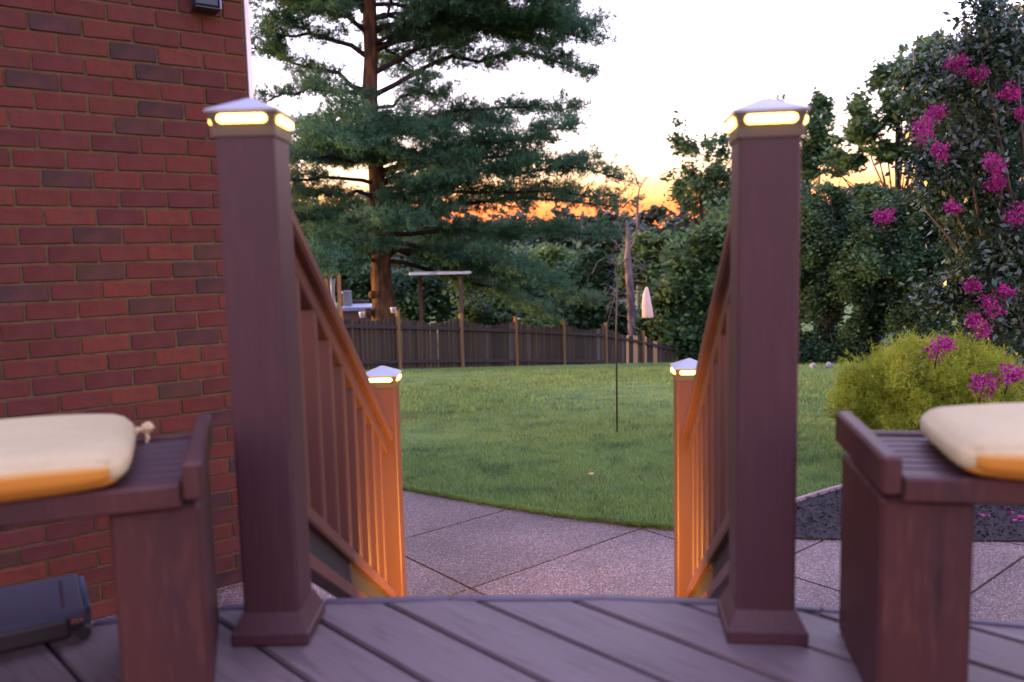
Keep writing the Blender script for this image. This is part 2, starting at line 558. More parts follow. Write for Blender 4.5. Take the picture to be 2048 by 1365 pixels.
# ------------------------------------------------------------------ patio of exposed-aggregate slabs
lawn_curve = [(-3.4, 8.6), (-2.6, 7.4), (-1.9, 6.6), (-1.3, 6.02), (-0.79, 5.6), (-0.27, 5.246), (0.21, 4.95), (0.645, 4.73), (0.9, 4.64), (1.25, 4.52),
              (1.6, 4.405), (2.1, 4.35), (2.74, 4.29), (3.6, 4.22), (5.5, 4.15)]
patio_poly = [(-3.4, 0.9)] + lawn_curve + [(5.5, 0.9)]
patio_poly = patio_poly[::-1]
patio = obj('patio', mesh_np('patio', *prism(patio_poly, GZ - 0.10, GZ - 0.018)), 'patio_base', kind='structure')
patio['label'] = 'exposed aggregate concrete patio below the deck'
d1 = np.array([math.cos(math.radians(40)), math.sin(math.radians(40))])
nrm = np.array([-d1[1], d1[0]])
ncuts = [3.10 + 0.825 * k for k in range(-6, 9)]
tcuts = [2.30 + 1.25 * k for k in range(-5, 6)]
G = 0.007
for i in range(len(ncuts) - 1):
    for j in range(len(tcuts) - 1):
        poly = list(patio_poly)
        for a, b, c in ((nrm[0], nrm[1], ncuts[i + 1] - G), (-nrm[0], -nrm[1], -ncuts[i] - G), (d1[0], d1[1], tcuts[j + 1] - G), (-d1[0], -d1[1], -tcuts[j] - G)):
            if len(poly) > 2:
                poly = clip(poly, a, b, c)
        if len(poly) > 2:
            obj('slab', mesh_np('slab', *prism(poly, GZ - 0.05, GZ)), 'patio', patio)

# ------------------------------------------------------------------ mulch bed with its edging
edge_line = [(1.30, 4.51), (1.42, 4.72), (1.62, 4.93), (1.852, 5.109), (2.093, 5.277), (2.40, 5.46), (2.62, 5.72), (2.75, 6.2), (3.0, 6.9), (3.4, 7.7), (4.4, 8.3), (6.5, 8.7)]
bed_poly = [(1.33, 4.505), (1.6, 4.41), (2.1, 4.355), (2.74, 4.295), (3.6, 4.225), (5.5, 4.155), (6.5, 4.2)] + edge_line[::-1][:-1]
V, F = prism(bed_poly, GZ - 0.3, GZ + 0.012)
obj('mulch_bed', mesh_np('mulch_bed', V, F), 'mulch', kind='structure')['label'] = 'dark mulch bed beside the patio'
ed = thing('garden_edging', 'thin pale edging strip between lawn and dark mulch bed', 'edging', (1.3, 4.51, GZ))
for k in range(len(edge_line) - 1):
    a, b = edge_line[k], edge_line[k + 1]
    bar('edging_strip', (*a, GZ + 0.012), (*b, GZ + 0.012), 0.022, 0.05, 'edging', ed, 0.004)


def inside(P, poly):
    x, y = P[:, 0], P[:, 1]
    r = np.zeros(len(P), bool)
    for i in range(len(poly)):
        (x1, y1), (x2, y2) = poly[i], poly[i - 1]
        c = ((y1 > y) != (y2 > y)) & (x < (x2 - x1) * (y - y1) / (y2 - y1 + 1e-12) + x1)
        r ^= c
    return r


P = np.stack([rng.uniform(1.3, 4.6, 26000), rng.uniform(4.15, 6.4, 26000), np.full(26000, GZ + 0.014)], 1)
P = P[inside(P, bed_poly)][:9000]
P[:, 2] += rng.uniform(0, 0.012, len(P))
V, F = leaves(P, 0.016, 0.6, 0.4)
o = obj('mulch_chips', mesh_np('mulch_chips', V, F), 'mulch', kind='stuff')
o['label'] = 'dark shredded bark chips covering the mulch bed'

# ------------------------------------------------------------------ grass blades
def grass(n, y0, y1, h, w):
    u = rng.random(n)
    Y = y0 * (y1 / y0) ** u
    X = rng.uniform(-0.62, 0.62, n) * Y + rng.uniform(-0.3, 0.3, n)
    P = np.stack([X, Y], 1)
    keep = ~inside(P, patio_poly) & ~inside(P, bed_poly)
    P = P[keep]
    n = len(P)
    z = ground_z(P[:, 0], P[:, 1])
    a = rng.uniform(0, 2 * math.pi, n)
    wv = np.stack([np.cos(a), np.sin(a), np.zeros(n)], 1) * (w * rng.uniform(0.6, 1.2, n))[:, None]
    base = np.stack([P[:, 0], P[:, 1], z - 0.004], 1)
    tip = base + np.stack([rng.normal(0, 0.35, n), rng.normal(0, 0.35, n), rng.uniform(0.6, 1.15, n)], 1) * h
    V = np.stack([base - wv, base + wv, tip], 1).reshape(-1, 3)
    return V, np.arange(3 * n).reshape(n, 3)


g = [grass(170000, 4.3, 9.5, 0.045, 0.004), grass(110000, 9.5, 26, 0.06, 0.009)]
_lc = np.array(lawn_curve)
_seg = rng.integers(2, 9, 9000)
_tt = rng.random(9000)[:, None]
_eb = _lc[_seg] * (1 - _tt) + _lc[_seg + 1] * _tt + np.stack([rng.normal(0.008, .012, 9000), rng.normal(0.016, .014, 9000)], 1)
_eb = np.concatenate([_eb, np.full((9000, 1), GZ - 0.006)], 1)
_a = rng.uniform(0, 2 * math.pi, 9000)
_w = np.stack([np.cos(_a), np.sin(_a), np.zeros(9000)], 1) * .0035
_tip = _eb + np.stack([rng.normal(-.012, .018, 9000), rng.normal(-.022, .022, 9000), rng.uniform(.012, .05, 9000)], 1)
g.append((np.stack([_eb - _w, _eb + _w, _tip], 1).reshape(-1, 3), np.arange(27000).reshape(-1, 3)))
V = np.vstack([a[0] for a in g])
F = np.vstack([g[0][1], g[1][1] + len(g[0][0]), g[2][1] + len(g[0][0]) + len(g[1][0])])
o = obj('grass', mesh_np('grass', V, F), 'grass', kind='stuff')
o['label'] = 'short mown grass covering the lawn'

# ------------------------------------------------------------------ brick house
WA = math.radians(36)
wd = np.array([math.cos(WA), math.sin(WA), 0])
wn = np.array([math.sin(WA), -math.cos(WA), 0])             # outward, towards the deck
CORNER = at(490, 100, 4.1)
CORNER[2] = 0
WB = at(473, 1172, 4.1)[2] * 0 - 0.875
house = thing('brick_house', 'red brick house wall at the left edge with dark and red bricks', 'house', (CORNER[0], CORNER[1], WB))
LEN, CRS = 0.203, 0.0813
wall_h = 3.4
q = lambda s, dep, z: CORNER + wd * s + wn * dep + np.array([0, 0, z])
# body of the house: mortar face and the return wall round the corner
back = [q(0, -0.004, 0), q(-6, -0.004, 0), q(-6, -5, 0), q(0, -5, 0)]
V, F = prism([(p[0], p[1]) for p in back], WB - 0.1, WB + wall_h + 1.2)
wpart('mortar_wall', V, F, 'mortar', house)
bmeshes = []
for k in range(5):
    V, F = bev_box(LEN - 0.011 + rng.uniform(-.0015, .0015), 0.05, CRS - 0.0115 + rng.uniform(-.001, .001), 0.0035)
    V = V + rng.normal(0, 0.0014, V.shape)
    bmeshes.append(mesh_np('brick', V, F))
    bmeshes[-1].materials.append(M['brick'])
half = mesh_np('brick_half', *bev_box(LEN / 2 - 0.011, 0.05, CRS - 0.0115, 0.0035))
half.materials.append(M['brick'])
pal = [tuple(0.40 * v for v in c) for c in [(0.225, 0.044, 0.033), (0.195, 0.042, 0.036), (0.25, 0.056, 0.034), (0.165, 0.037, 0.037), (0.215, 0.049, 0.045),
       (0.105, 0.050, 0.052), (0.13, 0.06, 0.045), (0.09, 0.036, 0.048)]]
pw = [0.22, 0.2, 0.18, 0.14, 0.12, 0.06, 0.05, 0.03]
spots = []
ncrs = int(wall_h / CRS)
for c in range(ncrs):
    z = WB + 0.01 + (c + 0.5) * CRS
    if c % 2 == 0:
        spots.append((0, -LEN / 4, z, True))
        s0 = -LEN / 2
    else:
        s0 = 0.0
    k = 0
    while s0 > -4.0:
        spots.append((k, s0 - LEN / 2, z, False))
        s0 -= LEN
        k += 1


def in_view(p):
    d = p - np.array([0, 0, CAM_Z])
    dz = d @ _fw
    if dz < 0.1:
        return 9e9
    px, py = CX + FPX * (d @ CR) / dz, CY - FPX * (d @ CU) / dz
    return max(0, -px) + max(0, -py) + max(0, py - 1365)


ranked = sorted(spots, key=lambda s: (in_view(q(s[1], 0, s[2])), -s[1]))
rest = []
for i, (k, s, z, hf) in enumerate(ranked):
    proud = rng.uniform(-0.002, 0.002)
    pos = q(s, -0.0215 + proud, z)
    if i < 296:
        o = obj('brick', half if hf else bmeshes[rng.integers(5)], None, house, pos - np.array([CORNER[0], CORNER[1], WB]), (0, rng.normal(0, .004), WA))
        c = np.array(pal[rng.choice(8, p=pw)]) * rng.uniform(0.85, 1.12)
        o.color = (*c, 1)
    else:
        Vb, Fb = bev_box((LEN / 2 if hf else LEN) - 0.011, 0.05, CRS - 0.0115, 0)
        Vw = pos + Vb[:, :1] * wd + Vb[:, 1:2] * wn + Vb[:, 2:] * np.array([0, 0, 1.0])
        rest.append((Vw, Fb))
if rest:
    V, F = merge(rest)
    o = wpart('brickwork', V, F, 'brick', house, kind='stuff')
    o.color = (0.08, 0.016, 0.016, 1)
# pale corner trim, a board standing off the corner
V, F = bev_box(0.022, 0.05, wall_h + 1.0, 0.003)
Vw = q(0.022, -0.03, WB + (wall_h + 1.0) / 2) + V[:, :1] * wd + V[:, 1:2] * wn + V[:, 2:] * np.array([0, 0, 1.0])
wpart('corner_trim', Vw, F, 'trim_white', house)
V, F = bev_box(0.012, 0.02, wall_h + 1.0, 0.003)
# wall box near the top
dq = ray_s = None
def on_wall(px, py):
    d = ((px - CX) / FPX) * CR - ((py - CY) / FPX) * CU + _fw
    c = np.array([CORNER[0], CORNER[1], 0])
    t = (c @ wn) / (d @ wn)
    p = d * t
    return (p - c) @ wd, p[2] + CAM_Z
s0, zb = on_wall(382, 20)
s1, _ = on_wall(428, 22)
wb = thing('wall_box', 'dark navy box mounted high on the red brick wall', 'wall box', q((s0 + s1) / 2, 0.05, zb + 0.11), WA)
box_part('housing', (s1 - s0, 0.085, 0.22), (0, 0, 0), 'navy', wb, 0.01)
box_part('side_plate', (0.006, 0.092, 0.23), ((s1 - s0) / 2 + 0.004, 0, 0), 'roof_blue', wb, 0.002)
box_part('bottom_plate', (s1 - s0 + 0.012, 0.095, 0.008), (0, 0, -0.115), 'black', wb, 0.002)

# ------------------------------------------------------------------ deck
deck_edge = [(-1.75, 1.15), (-1.32, 1.42), (-1.06, 1.575), (-0.9, 1.660), (-0.657, 1.720), (-0.43, 1.738), (-0.15, 1.742), (0.18, 1.725), (0.477, 1.682), (0.632, 1.640),
             (0.9, 1.573), (1.3, 1.455), (1.9, 1.2)]
deck_poly = [(-1.75, -1.4), (1.9, -1.4)] + deck_edge[::-1]
deck = obj('deck', mesh_np('deck', *prism(deck_poly, -0.20, -0.034)), 'dark_board', kind='structure')
deck['label'] = 'diagonal board deck with a gently curved edge at the stairs'
bd = np.array([math.cos(math.radians(-46)), math.sin(math.radians(-46))])
bn = np.array([-bd[1], bd[0]])
off0 = np.array([-0.301, 1.747]) @ bn
BW = 0.1455
for k in range(-16, 14):
    lo, hi = off0 + BW * k + 0.0045, off0 + BW * (k + 1) - 0.0045
    poly = clip(list(deck_poly), bn[0], bn[1], hi)
    if len(poly) > 2:
        poly = clip(poly, -bn[0], -bn[1], -lo)
    if len(poly) > 2:
        z = rng.uniform(-0.0012, 0.0012)
        V, F = prism(poly, -0.030, z)
        bm = bmesh.new()
        vs = [bm.verts.new(v) for v in V]
        for f in F:
            bm.faces.new([vs[i] for i in f])
        top = [e for e in bm.edges if all(v.co.z > -0.01 for v in e.verts)]
        bmesh.ops.bevel(bm, geom=top, offset=0.004, segments=2, affect='EDGES')
        me = bpy.data.meshes.new('board')
        bm.to_mesh(me)
        bm.free()
        obj('board', me, 'deck', deck)
for k in range(len(deck_edge) - 1):
    a, b = np.array(deck_edge[k]), np.array(deck_edge[k + 1])
    n_ = np.array([-(b - a)[1], (b - a)[0]])
    n_ /= np.linalg.norm(n_)
    a2, b2 = a + n_ * 0.013, b + n_ * 0.013
    bar('edge_trim', (*a2, -0.005), (*b2, -0.005), 0.024, 0.018, 'deck_edge', deck, 0.004)
    bar('fascia_board', (*a2, -0.105), (*b2, -0.105), 0.02, 0.178, 'deck_edge', deck, 0.003)

# ------------------------------------------------------------------ posts with lit caps
def cap_frustum(w0, w1, z0, z1):
    a, b = w0 / 2, w1 / 2
    V = [(-a, -a, z0), (a, -a, z0), (a, a, z0), (-a, a, z0), (-b, -b, z1), (b, -b, z1), (b, b, z1), (-b, b, z1)]
    F = [[3, 2, 1, 0], [4, 5, 6, 7], [0, 1, 5, 4], [1, 2, 6, 5], [2, 3, 7, 6], [3, 0, 4, 7]]
    return np.array(V), F


def lens_bar(w, t, d):
    """stadium shaped lens bulging along -y"""
    n = 10
    pts = [(-(w - t) / 2 + t / 2 * math.cos(a), t / 2 * math.sin(a)) for a in np.linspace(math.pi / 2, 3 * math.pi / 2, n)] + \
          [((w - t) / 2 + t / 2 * math.cos(a), t / 2 * math.sin(a)) for a in np.linspace(-math.pi / 2, math.pi / 2, n)]
    m = len(pts)
    V = [(x, 0.004, z) for x, z in pts] + [(x, -d * 0.6, z) for x, z in pts] + [(x * 0.92, -d, z * 0.75) for x, z in pts]
    F = [[i, (i + 1) % m, m + (i + 1) % m, m + i] for i in range(m)] + [[m + i, m + (i + 1) % m, 2 * m + (i + 1) % m, 2 * m + i] for i in range(m)] + [list(range(2 * m, 3 * m))]
    return np.array(V), F


def make_post(label, x, y, z0, ztop, rz, w=0.111, cw=0.135, wood='post'):
    """ztop: eave of the cap"""
    t = thing('railing_post', label, 'post', (x, y, z0), rz, 'railing posts with lit caps at the stairs')
    H = ztop - z0
    V, F = bev_box(w, w, H - 0.040, 0.006, 2)
    obj('post_sleeve', mesh_np('post_sleeve', V, F), wood, t, (0, 0, (H - 0.040) / 2 + 0.001))
    V, F = merge([bev_box(w + 0.042, w + 0.042, 0.026, 0.003), ])
    V1, F1 = cap_frustum(w + 0.036, w + 0.003, 0.026, 0.062)
    V0 = V + np.array([0, 0, 0.014])
    obj('base_skirt', mesh_np('base_skirt', *merge([(V0, F), (V1, F1)])), wood, t)
    c0 = H - 0.042
    V1, F1 = cap_frustum(w + 0.007, w + 0.010, c0 - 0.004, c0 + 0.014)
    V2, F2 = cap_frustum(w + 0.004, w + 0.018, c0 + 0.0142, c0 + 0.040)
    cap = obj('cap', mesh_np('cap', *merge([(V1, F1), (V2, F2)])), 'cap_side', t)
    V1, F1 = cap_frustum(cw, cw + 0.002, c0 + 0.0402, c0 + 0.044)
    V2, F2 = cap_frustum(cw + 0.0018, 0.012, c0 + 0.0442, c0 + 0.074)
    obj('pyramid_top', mesh_np('pyramid_top', *merge([(V1, F1), (V2, F2)])), 'cap', cap)
    V, F = lens_bar(0.092, 0.0155, 0.008)
    me = mesh_np('lens', V, F)
    for k in range(4):
        a = k * math.pi / 2
        r = (w + 0.010) / 2
        obj('lens', me, 'lens', cap, (r * math.sin(a), -r * math.cos(a), c0 + 0.0275), (0, 0, a))
    return t


CAPW = 0.135
PL = make_post('tall left post at the top of the stairs before the brick wall', -0.492, 1.622, 0.0, 1.036, 0.0)
PR = make_post('tall right post at the top of the stairs beside the right bench', 0.486, 1.578, 0.0, 1.006, math.radians(-7))
QL = make_post('short left post at the foot of the stairs, lit orange', -0.509, 3.17, GZ, 0.304, 0.0, wood='rail')  # both foot posts get lighter wood: extra warm light put into the colour
QR = make_post('short right post at the foot of the stairs, lit orange', 0.690, 3.17, GZ, 0.304, math.radians(-4), wood='rail')


# ------------------------------------------------------------------ stair railings
def railing(label, x0, x1, y0, y1):
    r = thing('stair_railing', label, 'railing', (x0, y0, 0), 0, 'sloping stair railings')
    P = lambda y, z: (x0 + (x1 - x0) * (y - y0) / (y1 - y0), y, z)
    sl = 0.565
    zt = lambda y: 0.895 - sl * (y - y0)
    zb = lambda y: 0.275 - 0.58 * (y - y0)
    ys0, ys1 = y0, y1
    bar('handrail', P(ys0, zt(ys0) - 0.018), P(ys1, zt(ys1) - 0.018), 0.085, 0.034, 'rail', r, 0.007)
    bar('sub_rail', P(ys0, zt(ys0) - 0.062), P(ys1, zt(ys1) - 0.062), 0.04, 0.048, 'rail', r, 0.004)
    bar('bottom_rail', P(ys0, zb(ys0) - 0.016), P(ys1, zb(ys1) - 0.016), 0.062, 0.034, 'rail', r, 0.005)
    bar('dark_filler_board', P(ys0, zb(ys0) - 0.072), P(ys1, zb(ys1) - 0.072), 0.022, 0.074, 'dark_board', r, 0.002)
    bar('lower_trim_board', P(ys0, zb(ys0) - 0.127), P(ys1, zb(ys1) - 0.127), 0.05, 0.034, 'rail', r, 0.003)
    n = 9
    for k in range(1, n):
        y = y0 + (y1 - y0) * (k / n)
        zt_, zb_ = zt(y) - 0.083, zb(y) + 0.004
        V, F = bev_box(0.036, 0.036, zt_ - zb_, 0.004)
        V = V.copy()
        V[:, 2] -= sl * V[:, 1]
        p = P(y, (zt_ + zb_) / 2)
        obj('baluster', mesh_np('baluster', V, F), 'rail', r, np.array(p) - np.array(r.location))
    return r


railing('left stair railing sloping down from the tall left post', -0.492, -0.509, 1.6785, 3.114)
railing('right stair railing sloping down from the tall right post', 0.494, 0.690, 1.6345, 3.114)

# ------------------------------------------------------------------ stairs
st = thing('staircase', 'wooden staircase dropping from the deck to the patio', 'stairs', (0.05, 1.76, GZ))
RISE, RUN = 0.172, 0.298
for k in range(1, 5):
    y0 = 1.775 + RUN * (k - 1)
    z = -RISE * k
    f = (y0 - 1.6) / 1.55
    xa, xb = -0.492 - 0.017 * f + 0.03, 0.49 + 0.2 * f - 0.03
    for j in range(2):
        ya = y0 + j * RUN / 2
        V, F = bev_box(xb - xa, RUN / 2 - 0.006, 0.03, 0.004)
        wpart('tread', V + np.array([(xa + xb) / 2, ya + RUN / 4 + 0.012, z - 0.016]), F, 'deck', st)
    V, F = bev_box(xb - xa - 0.01, 0.02, RISE - 0.034, 0.002)
    wpart('riser', V + np.array([(xa + xb) / 2, y0 + RUN + 0.004 if k < 5 else y0, z - 0.031 - (RISE - 0.034) / 2]), F, 'post', st)
for sx0, sx1 in ((-0.465, -0.480), (0.462, 0.640)):
    P0, P1 = (sx0, 1.78, -0.36), (sx1, 3.26, -1.0)
    pts = [(1.775, -0.21), (2.95, -0.86), (2.95, -0.872), (2.5, -0.872), (1.775, -0.48)]
    n = len(pts)
    xof = lambda y: sx0 + (sx1 - sx0) * (y - 1.78) / 1.18
    V = [(xof(y) - 0.018, y, z) for y, z in pts] + [(xof(y) + 0.018, y, z) for y, z in pts]
    F = [list(range(n)), list(range(2 * n - 1, n - 1, -1))] + [[i, n + i, n + (i + 1) % n, (i + 1) % n] for i in range(n)]
    wpart('stringer', V, F, 'post', st)
# light strips under the nosings of two steps: they wash the posts and balusters with warm light
for k in (2, 3):
    y = 1.775 + RUN * k + 0.0145
    z = -RISE * k - 0.075
    f = (y - 1.6) / 1.55
    xx = 0.1 * f
    sl_ = thing('step_light', 'warm light strip on the %s stair riser' % ('second' if k == 2 else 'third'), 'step light', (xx, y, z), 0, 'light strips on the stair risers')
    box_part('housing', (0.70, 0.010, 0.040), (0, 0.005, 0), 'black', sl_, 0.003)
    V, F = lens_bar(0.66, 0.020, 0.006)
    V = V * np.array([1, -1, 1])
    F = [list(reversed(f_)) for f_ in F]
    obj('lens', mesh_np('lens', V, F), 'step_lens', sl_, (0, 0.0125, 0))


# ------------------------------------------------------------------ benches and cushions
def make_bench(label, cx, cy, ang, depth, length, flip, zt=0.405):
    """local x runs along the bench away from the stairs, local y towards the lawn; (cx, cy) is the corner nearest stairs and camera"""
    b = thing('deck_bench', label, 'bench', (cx, cy, 0), ang, 'benches flanking the stairs')
    s = -1 if flip else 1
    X = lambda x: s * x
    # end trim board
    box_part('end_trim', (0.030, depth + 0.02, 0.062), (X(0.015), depth / 2, zt + 0.006), 'bench', b, 0.005)
    # legs: box legs of two boards
    for lx in (0.077, length - 0.105):
        lt = zt - 0.042
        V, F = bev_box(0.136, depth - 0.035, lt, 0.006)
        obj('leg', mesh_np('leg', V, F), 'bench', b, (X(lx), depth / 2 + 0.006, lt / 2 + 0.001))
    # front and back rails
    for yy in (0.014, depth - 0.014):
        box_part('front_rail' if yy < 0.1 else 'back_rail', (length - 0.034, 0.026, 0.040), (X(0.033 + (length - 0.034) / 2), yy, zt - 0.018), 'bench', b, 0.004)
    n = 7
    w = (depth - 0.068) / n
    V, F = bev_box(length - 0.036, w - 0.012, 0.022, 0.003)
    me = mesh_np('slat', V, F)
    for k in range(n):
        obj('slat', me, 'slat', b, (X(0.034 + (length - 0.036) / 2), 0.034 + w * (k + 0.5), zt - 0.0135))
    for lx in (0.34, 0.62):
        box_part('cross_brace', (0.036, depth - 0.06, 0.05), (X(lx), depth / 2, zt - 0.055), 'bench', b, 0.003)
    return b


def cushion_mesh(hx, hy, hz, r, puff, n=22):
    bm = bmesh.new()
    bmesh.ops.create_cube(bm, size=2)
    bmesh.ops.subdivide_edges(bm, edges=bm.edges[:], cuts=n, use_grid_fill=True)
    h = np.array([hx, hy, hz])
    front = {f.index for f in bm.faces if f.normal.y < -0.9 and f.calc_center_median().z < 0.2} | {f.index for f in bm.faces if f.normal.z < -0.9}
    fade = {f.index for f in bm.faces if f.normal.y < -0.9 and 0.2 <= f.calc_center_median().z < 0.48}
    for v in bm.verts:
        p = np.array(v.co)
        # more samples near the edges
        p = np.sign(p) * (1 - (1 - np.abs(p)) ** 1.5)
        a = p * h
        qv = np.clip(a, -(h - r), h - r)
        d = a - qv
        L = np.linalg.norm(d)
        # project: points on a face stay on the face
        if L > 1e-9:
            a = qv + d / L * r if np.count_nonzero(np.abs(d) > 1e-9) > 1 else qv + np.sign(d) * r * (np.abs(d) > 1e-9)
        a[2] *= (1 - .30 * abs(p[0]) ** 8) * (1 - .18 * abs(p[1]) ** 8)
        a[:2] *= 1 - .045 * (abs(p[0]) * abs(p[1])) ** 5
        a[2] += puff * (1 - p[0] ** 4) * (1 - p[1] ** 4) * (1 if p[2] > 0 else -0.15)
        a[2] += 0.0025 * math.sin(a[0] * 21 + 1) * math.sin(a[1] * 17)
        v.co = a
    bm.normal_update()
    top, warm_faces, mid_ = [], [], []
    V = np.array([v.co[:] for v in bm.verts])
    for f in bm.faces:
        ids = [v.index for v in f.verts]
        c = f.calc_center_median()
        (warm_faces if f.index in front else mid_ if f.index in fade else top).append(ids)
    bm.free()
    return V, top, warm_faces, mid_


def compact(V, F):
    used = sorted({i for f in F for i in f})
    mp = {u: k for k, u in enumerate(used)}
    return V[used], [[mp[i] for i in f] for f in F]


def make_cushion(label, bench_loc, ang, x0, x1, y0, y1, z, flip, tie, skew=0.0, hz=0.033):
    s = -1 if flip else 1
    c = Vector((s * (x0 + x1) / 2, (y0 + y1) / 2, z + hz))
    w = Matrix.Rotation(ang, 3, 'Z') @ c + Vector(bench_loc)
    t = thing('seat_cushion', label, 'cushion', (w.x, w.y, w.z - hz), ang + skew, 'bench cushions')
    V, top, warm_faces, mid_ = cushion_mesh((x1 - x0) / 2, (y1 - y0) / 2, hz, 0.029, 0.011)
    V = V + np.array([0, 0, hz])
    for nm, F, m in (('cover', top, 'cushion'), ('front_warm_light', warm_faces, 'cushion_warm_light'), ('front_light_fade', mid_, 'cushion_light_fade')):  # one cream fabric; front faces have warm light painted in
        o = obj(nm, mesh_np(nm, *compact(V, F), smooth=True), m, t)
    if tie:
        pts = [np.array([-s * ((x1 - x0) / 2 - 0.01), (y1 - y0) / 2 - 0.04, 0.012]), np.array([-s * ((x1 - x0) / 2 + 0.012), (y1 - y0) / 2 - 0.03, 0.02])]
        e = pts[1]
        knots = [tube([pts[0], (pts[0] + pts[1]) / 2 + np.array([0, 0, .01]), pts[1]], [.006, .006, .006], 6)]
        for a in range(3):
            th = np.linspace(0, 2 * math.pi, 9)
            rr = 0.0085
            R_ = Matrix.Rotation(a * 1.1, 3, 'X') @ Matrix.Rotation(a * 0.9, 3, 'Z')
            ring = np.array([list(R_ @ Vector((rr * math.cos(q_), rr * math.sin(q_) * 0.8, 0)))for q_ in th]) + e + np.array([-s * 0.006, 0, 0.006])
            knots.append(tube(ring, [.0055] * 9, 6))
        tail = [e, e + np.array([-s * .006, -.006, -.012]), e + np.array([-s * .002, -.012, -.026])]
        knots.append(tube(tail, [.005, .0045, .004], 6))
        obj('tie', mesh_np('tie', *merge(knots), smooth=True), 'tie', t)
    return t


RB = ((0.562, 1.232), math.radians(-11), 0.345)
LB = ((-0.503, 1.290), math.radians(18.0), 0.425)
make_bench('right bench of dark stained wood beside the tall right post', *RB[0], RB[1], RB[2], 1.15, False, 0.402)
make_bench('left bench of dark stained wood in front of the brick wall', *LB[0], LB[1], LB[2], 1.15, True, 0.404)
make_cushion('cream cushion with warm light painted on its front edge on the right bench', (*RB[0], 0), RB[1], 0.115, 1.04, -0.060, 0.285, 0.401, False, False, -0.085)
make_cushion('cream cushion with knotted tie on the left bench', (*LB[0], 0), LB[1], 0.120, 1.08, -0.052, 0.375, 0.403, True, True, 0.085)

# ------------------------------------------------------------------ storage box under the left bench
f0, f1 = onz(0, 1256, 0.062), onz(168, 1220, 0.062)
ang = math.atan2(f1[1] - f0[1], f1[0] - f0[0])
sb = thing('storage_box', 'low blue grey plastic storage box under the left bench', 'storage box', (f1[0], f1[1], 0), ang)
Lb, Db = 0.62, 0.235
box_part('body', (Lb - 0.03, Db - 0.02, 0.044), (-Lb / 2 - 0.01, Db / 2, 0.026), 'bin_body', sb, 0.008, seg=2)
lid = box_part('lid', (Lb, Db, 0.014), (-Lb / 2, Db / 2, 0.056), 'bin_lid', sb, 0.005, seg=2)
box_part('lip', (Lb + 0.004, 0.010, 0.016), (0, -Db / 2 - 0.002, 0.002), 'bin_edge', lid, 0.003)
box_part('groove', (0.007, Db * 0.7, 0.003), (Lb / 2 - 0.035, 0, 0.0075), 'bin_body', lid, 0.001)
for k in range(9):
    box_part('rib', (0.014, 0.012, 0.04), (0.006, 0.03 + k * 0.022, 0.040), 'bin_edge', sb, 0.003)
V, F = tube([(-0.004, -0.004, 0.0155), (-0.004, 0.004, 0.0155), (-0.004, 0.016, 0.0155)], [0.014, 0.015, 0.014], 16)
obj('corner_foot', mesh_np('corner_foot', V, F), 'black', sb)

# ------------------------------------------------------------------ fence
FA, FB = np.array([-3.2, 22.8]), np.array([1.646, 1.744])       # first post and the step to the next
fdir = FB / np.linalg.norm(FB)
fang = math.atan2(fdir[1], fdir[0])
fnear = np.array([fdir[1], -fdir[0]])                            # side that faces the lawn
fence = thing('picket_fence', 'dark weathered picket fence with scalloped top along the far lawn', 'fence', (FA[0], FA[1], float(ground_z(*FA))))
floc = np.array(fence.location)
post_me = mesh_np('post', *bev_box(0.10, 0.10, 1.0, 0.008))
post_me.materials.append(M['fence'])
picks = {}
for n_ in range(-2, 9):
    p = FA + FB * n_
    z0 = float(ground_z(*p)) - 0.1
    h = 1.78 if n_ < 6 else 1.68
    o = obj('post', post_me, None, fence, np.array([p[0] + fnear[0] * 0.05, p[1] + fnear[1] * 0.05, z0 + h / 2]) - floc, (0, 0, fang))
    o.scale = (1, 1, h)
    o.color = (0.20, 0.112, 0.045, 1)
    if n_ == 8:
        break
    p2 = FA + FB * (n_ + 1)
    za, zb_ = float(ground_z(*p)), float(ground_z(*p2))
    for hh in (1.22, 0.25):
        a = p + fnear * 0.06
        b = p2 + fnear * 0.06
        r_ = bar('rail', (*a, za + hh), (*b, zb_ + hh), 0.045, 0.10, 'fence', fence)
        r_.color = (0.034, 0.028, 0.030, 1)
    npk = 16
    for k in range(npk):
        f = (k + 0.5) / npk
        pp = p + (p2 - p) * f
        zg = za + (zb_ - za) * f
        dip = 0.17 * math.sin(math.pi * f) ** 0.8
        hh = round((1.52 - dip + rng.uniform(-.012, .012)) / 0.02) * 0.02
        w = 0.138 if rng.random() > 0.12 else 0.125
        key = (round(hh, 2), w)
        if key not in picks:
            bm_ = [(-w / 2, 0), (w / 2, 0), (w / 2, hh - 0.05), (0.02, hh), (-0.02, hh), (-w / 2, hh - 0.05)]
            m_ = len(bm_)
            V = [(x, -0.01, z) for x, z in bm_] + [(x, 0.01, z) for x, z in bm_]
            F = [list(range(m_)), list(range(2 * m_ - 1, m_ - 1, -1))] + [[i, m_ + i, m_ + (i + 1) % m_, (i + 1) % m_] for i in range(m_)]
            me = mesh_np('picket', np.array(V), F)
            me.materials.append(M['fence'])
            picks[key] = me
        o = obj('picket', picks[key], None, fence, np.array([pp[0], pp[1], zg + 0.03]) - floc, (0, rng.normal(0, .008), fang))
        c = np.array([0.034, 0.025, 0.021]) * rng.uniform(0.65, 1.35)
        if n_ >= 1 and rng.random() < 0.16:
            c = np.array([0.085, 0.066, 0.066]) * rng.uniform(0.7, 1.1)
        if (n_ == 4 and k in (9, 12, 13)) or (n_ == 5 and k in (1, 5, 6)):
            c = np.array([0.42, 0.26, 0.15]) * rng.uniform(0.8, 1.1)
        o.color = (*c, 1)
fp = FA + FB * 2
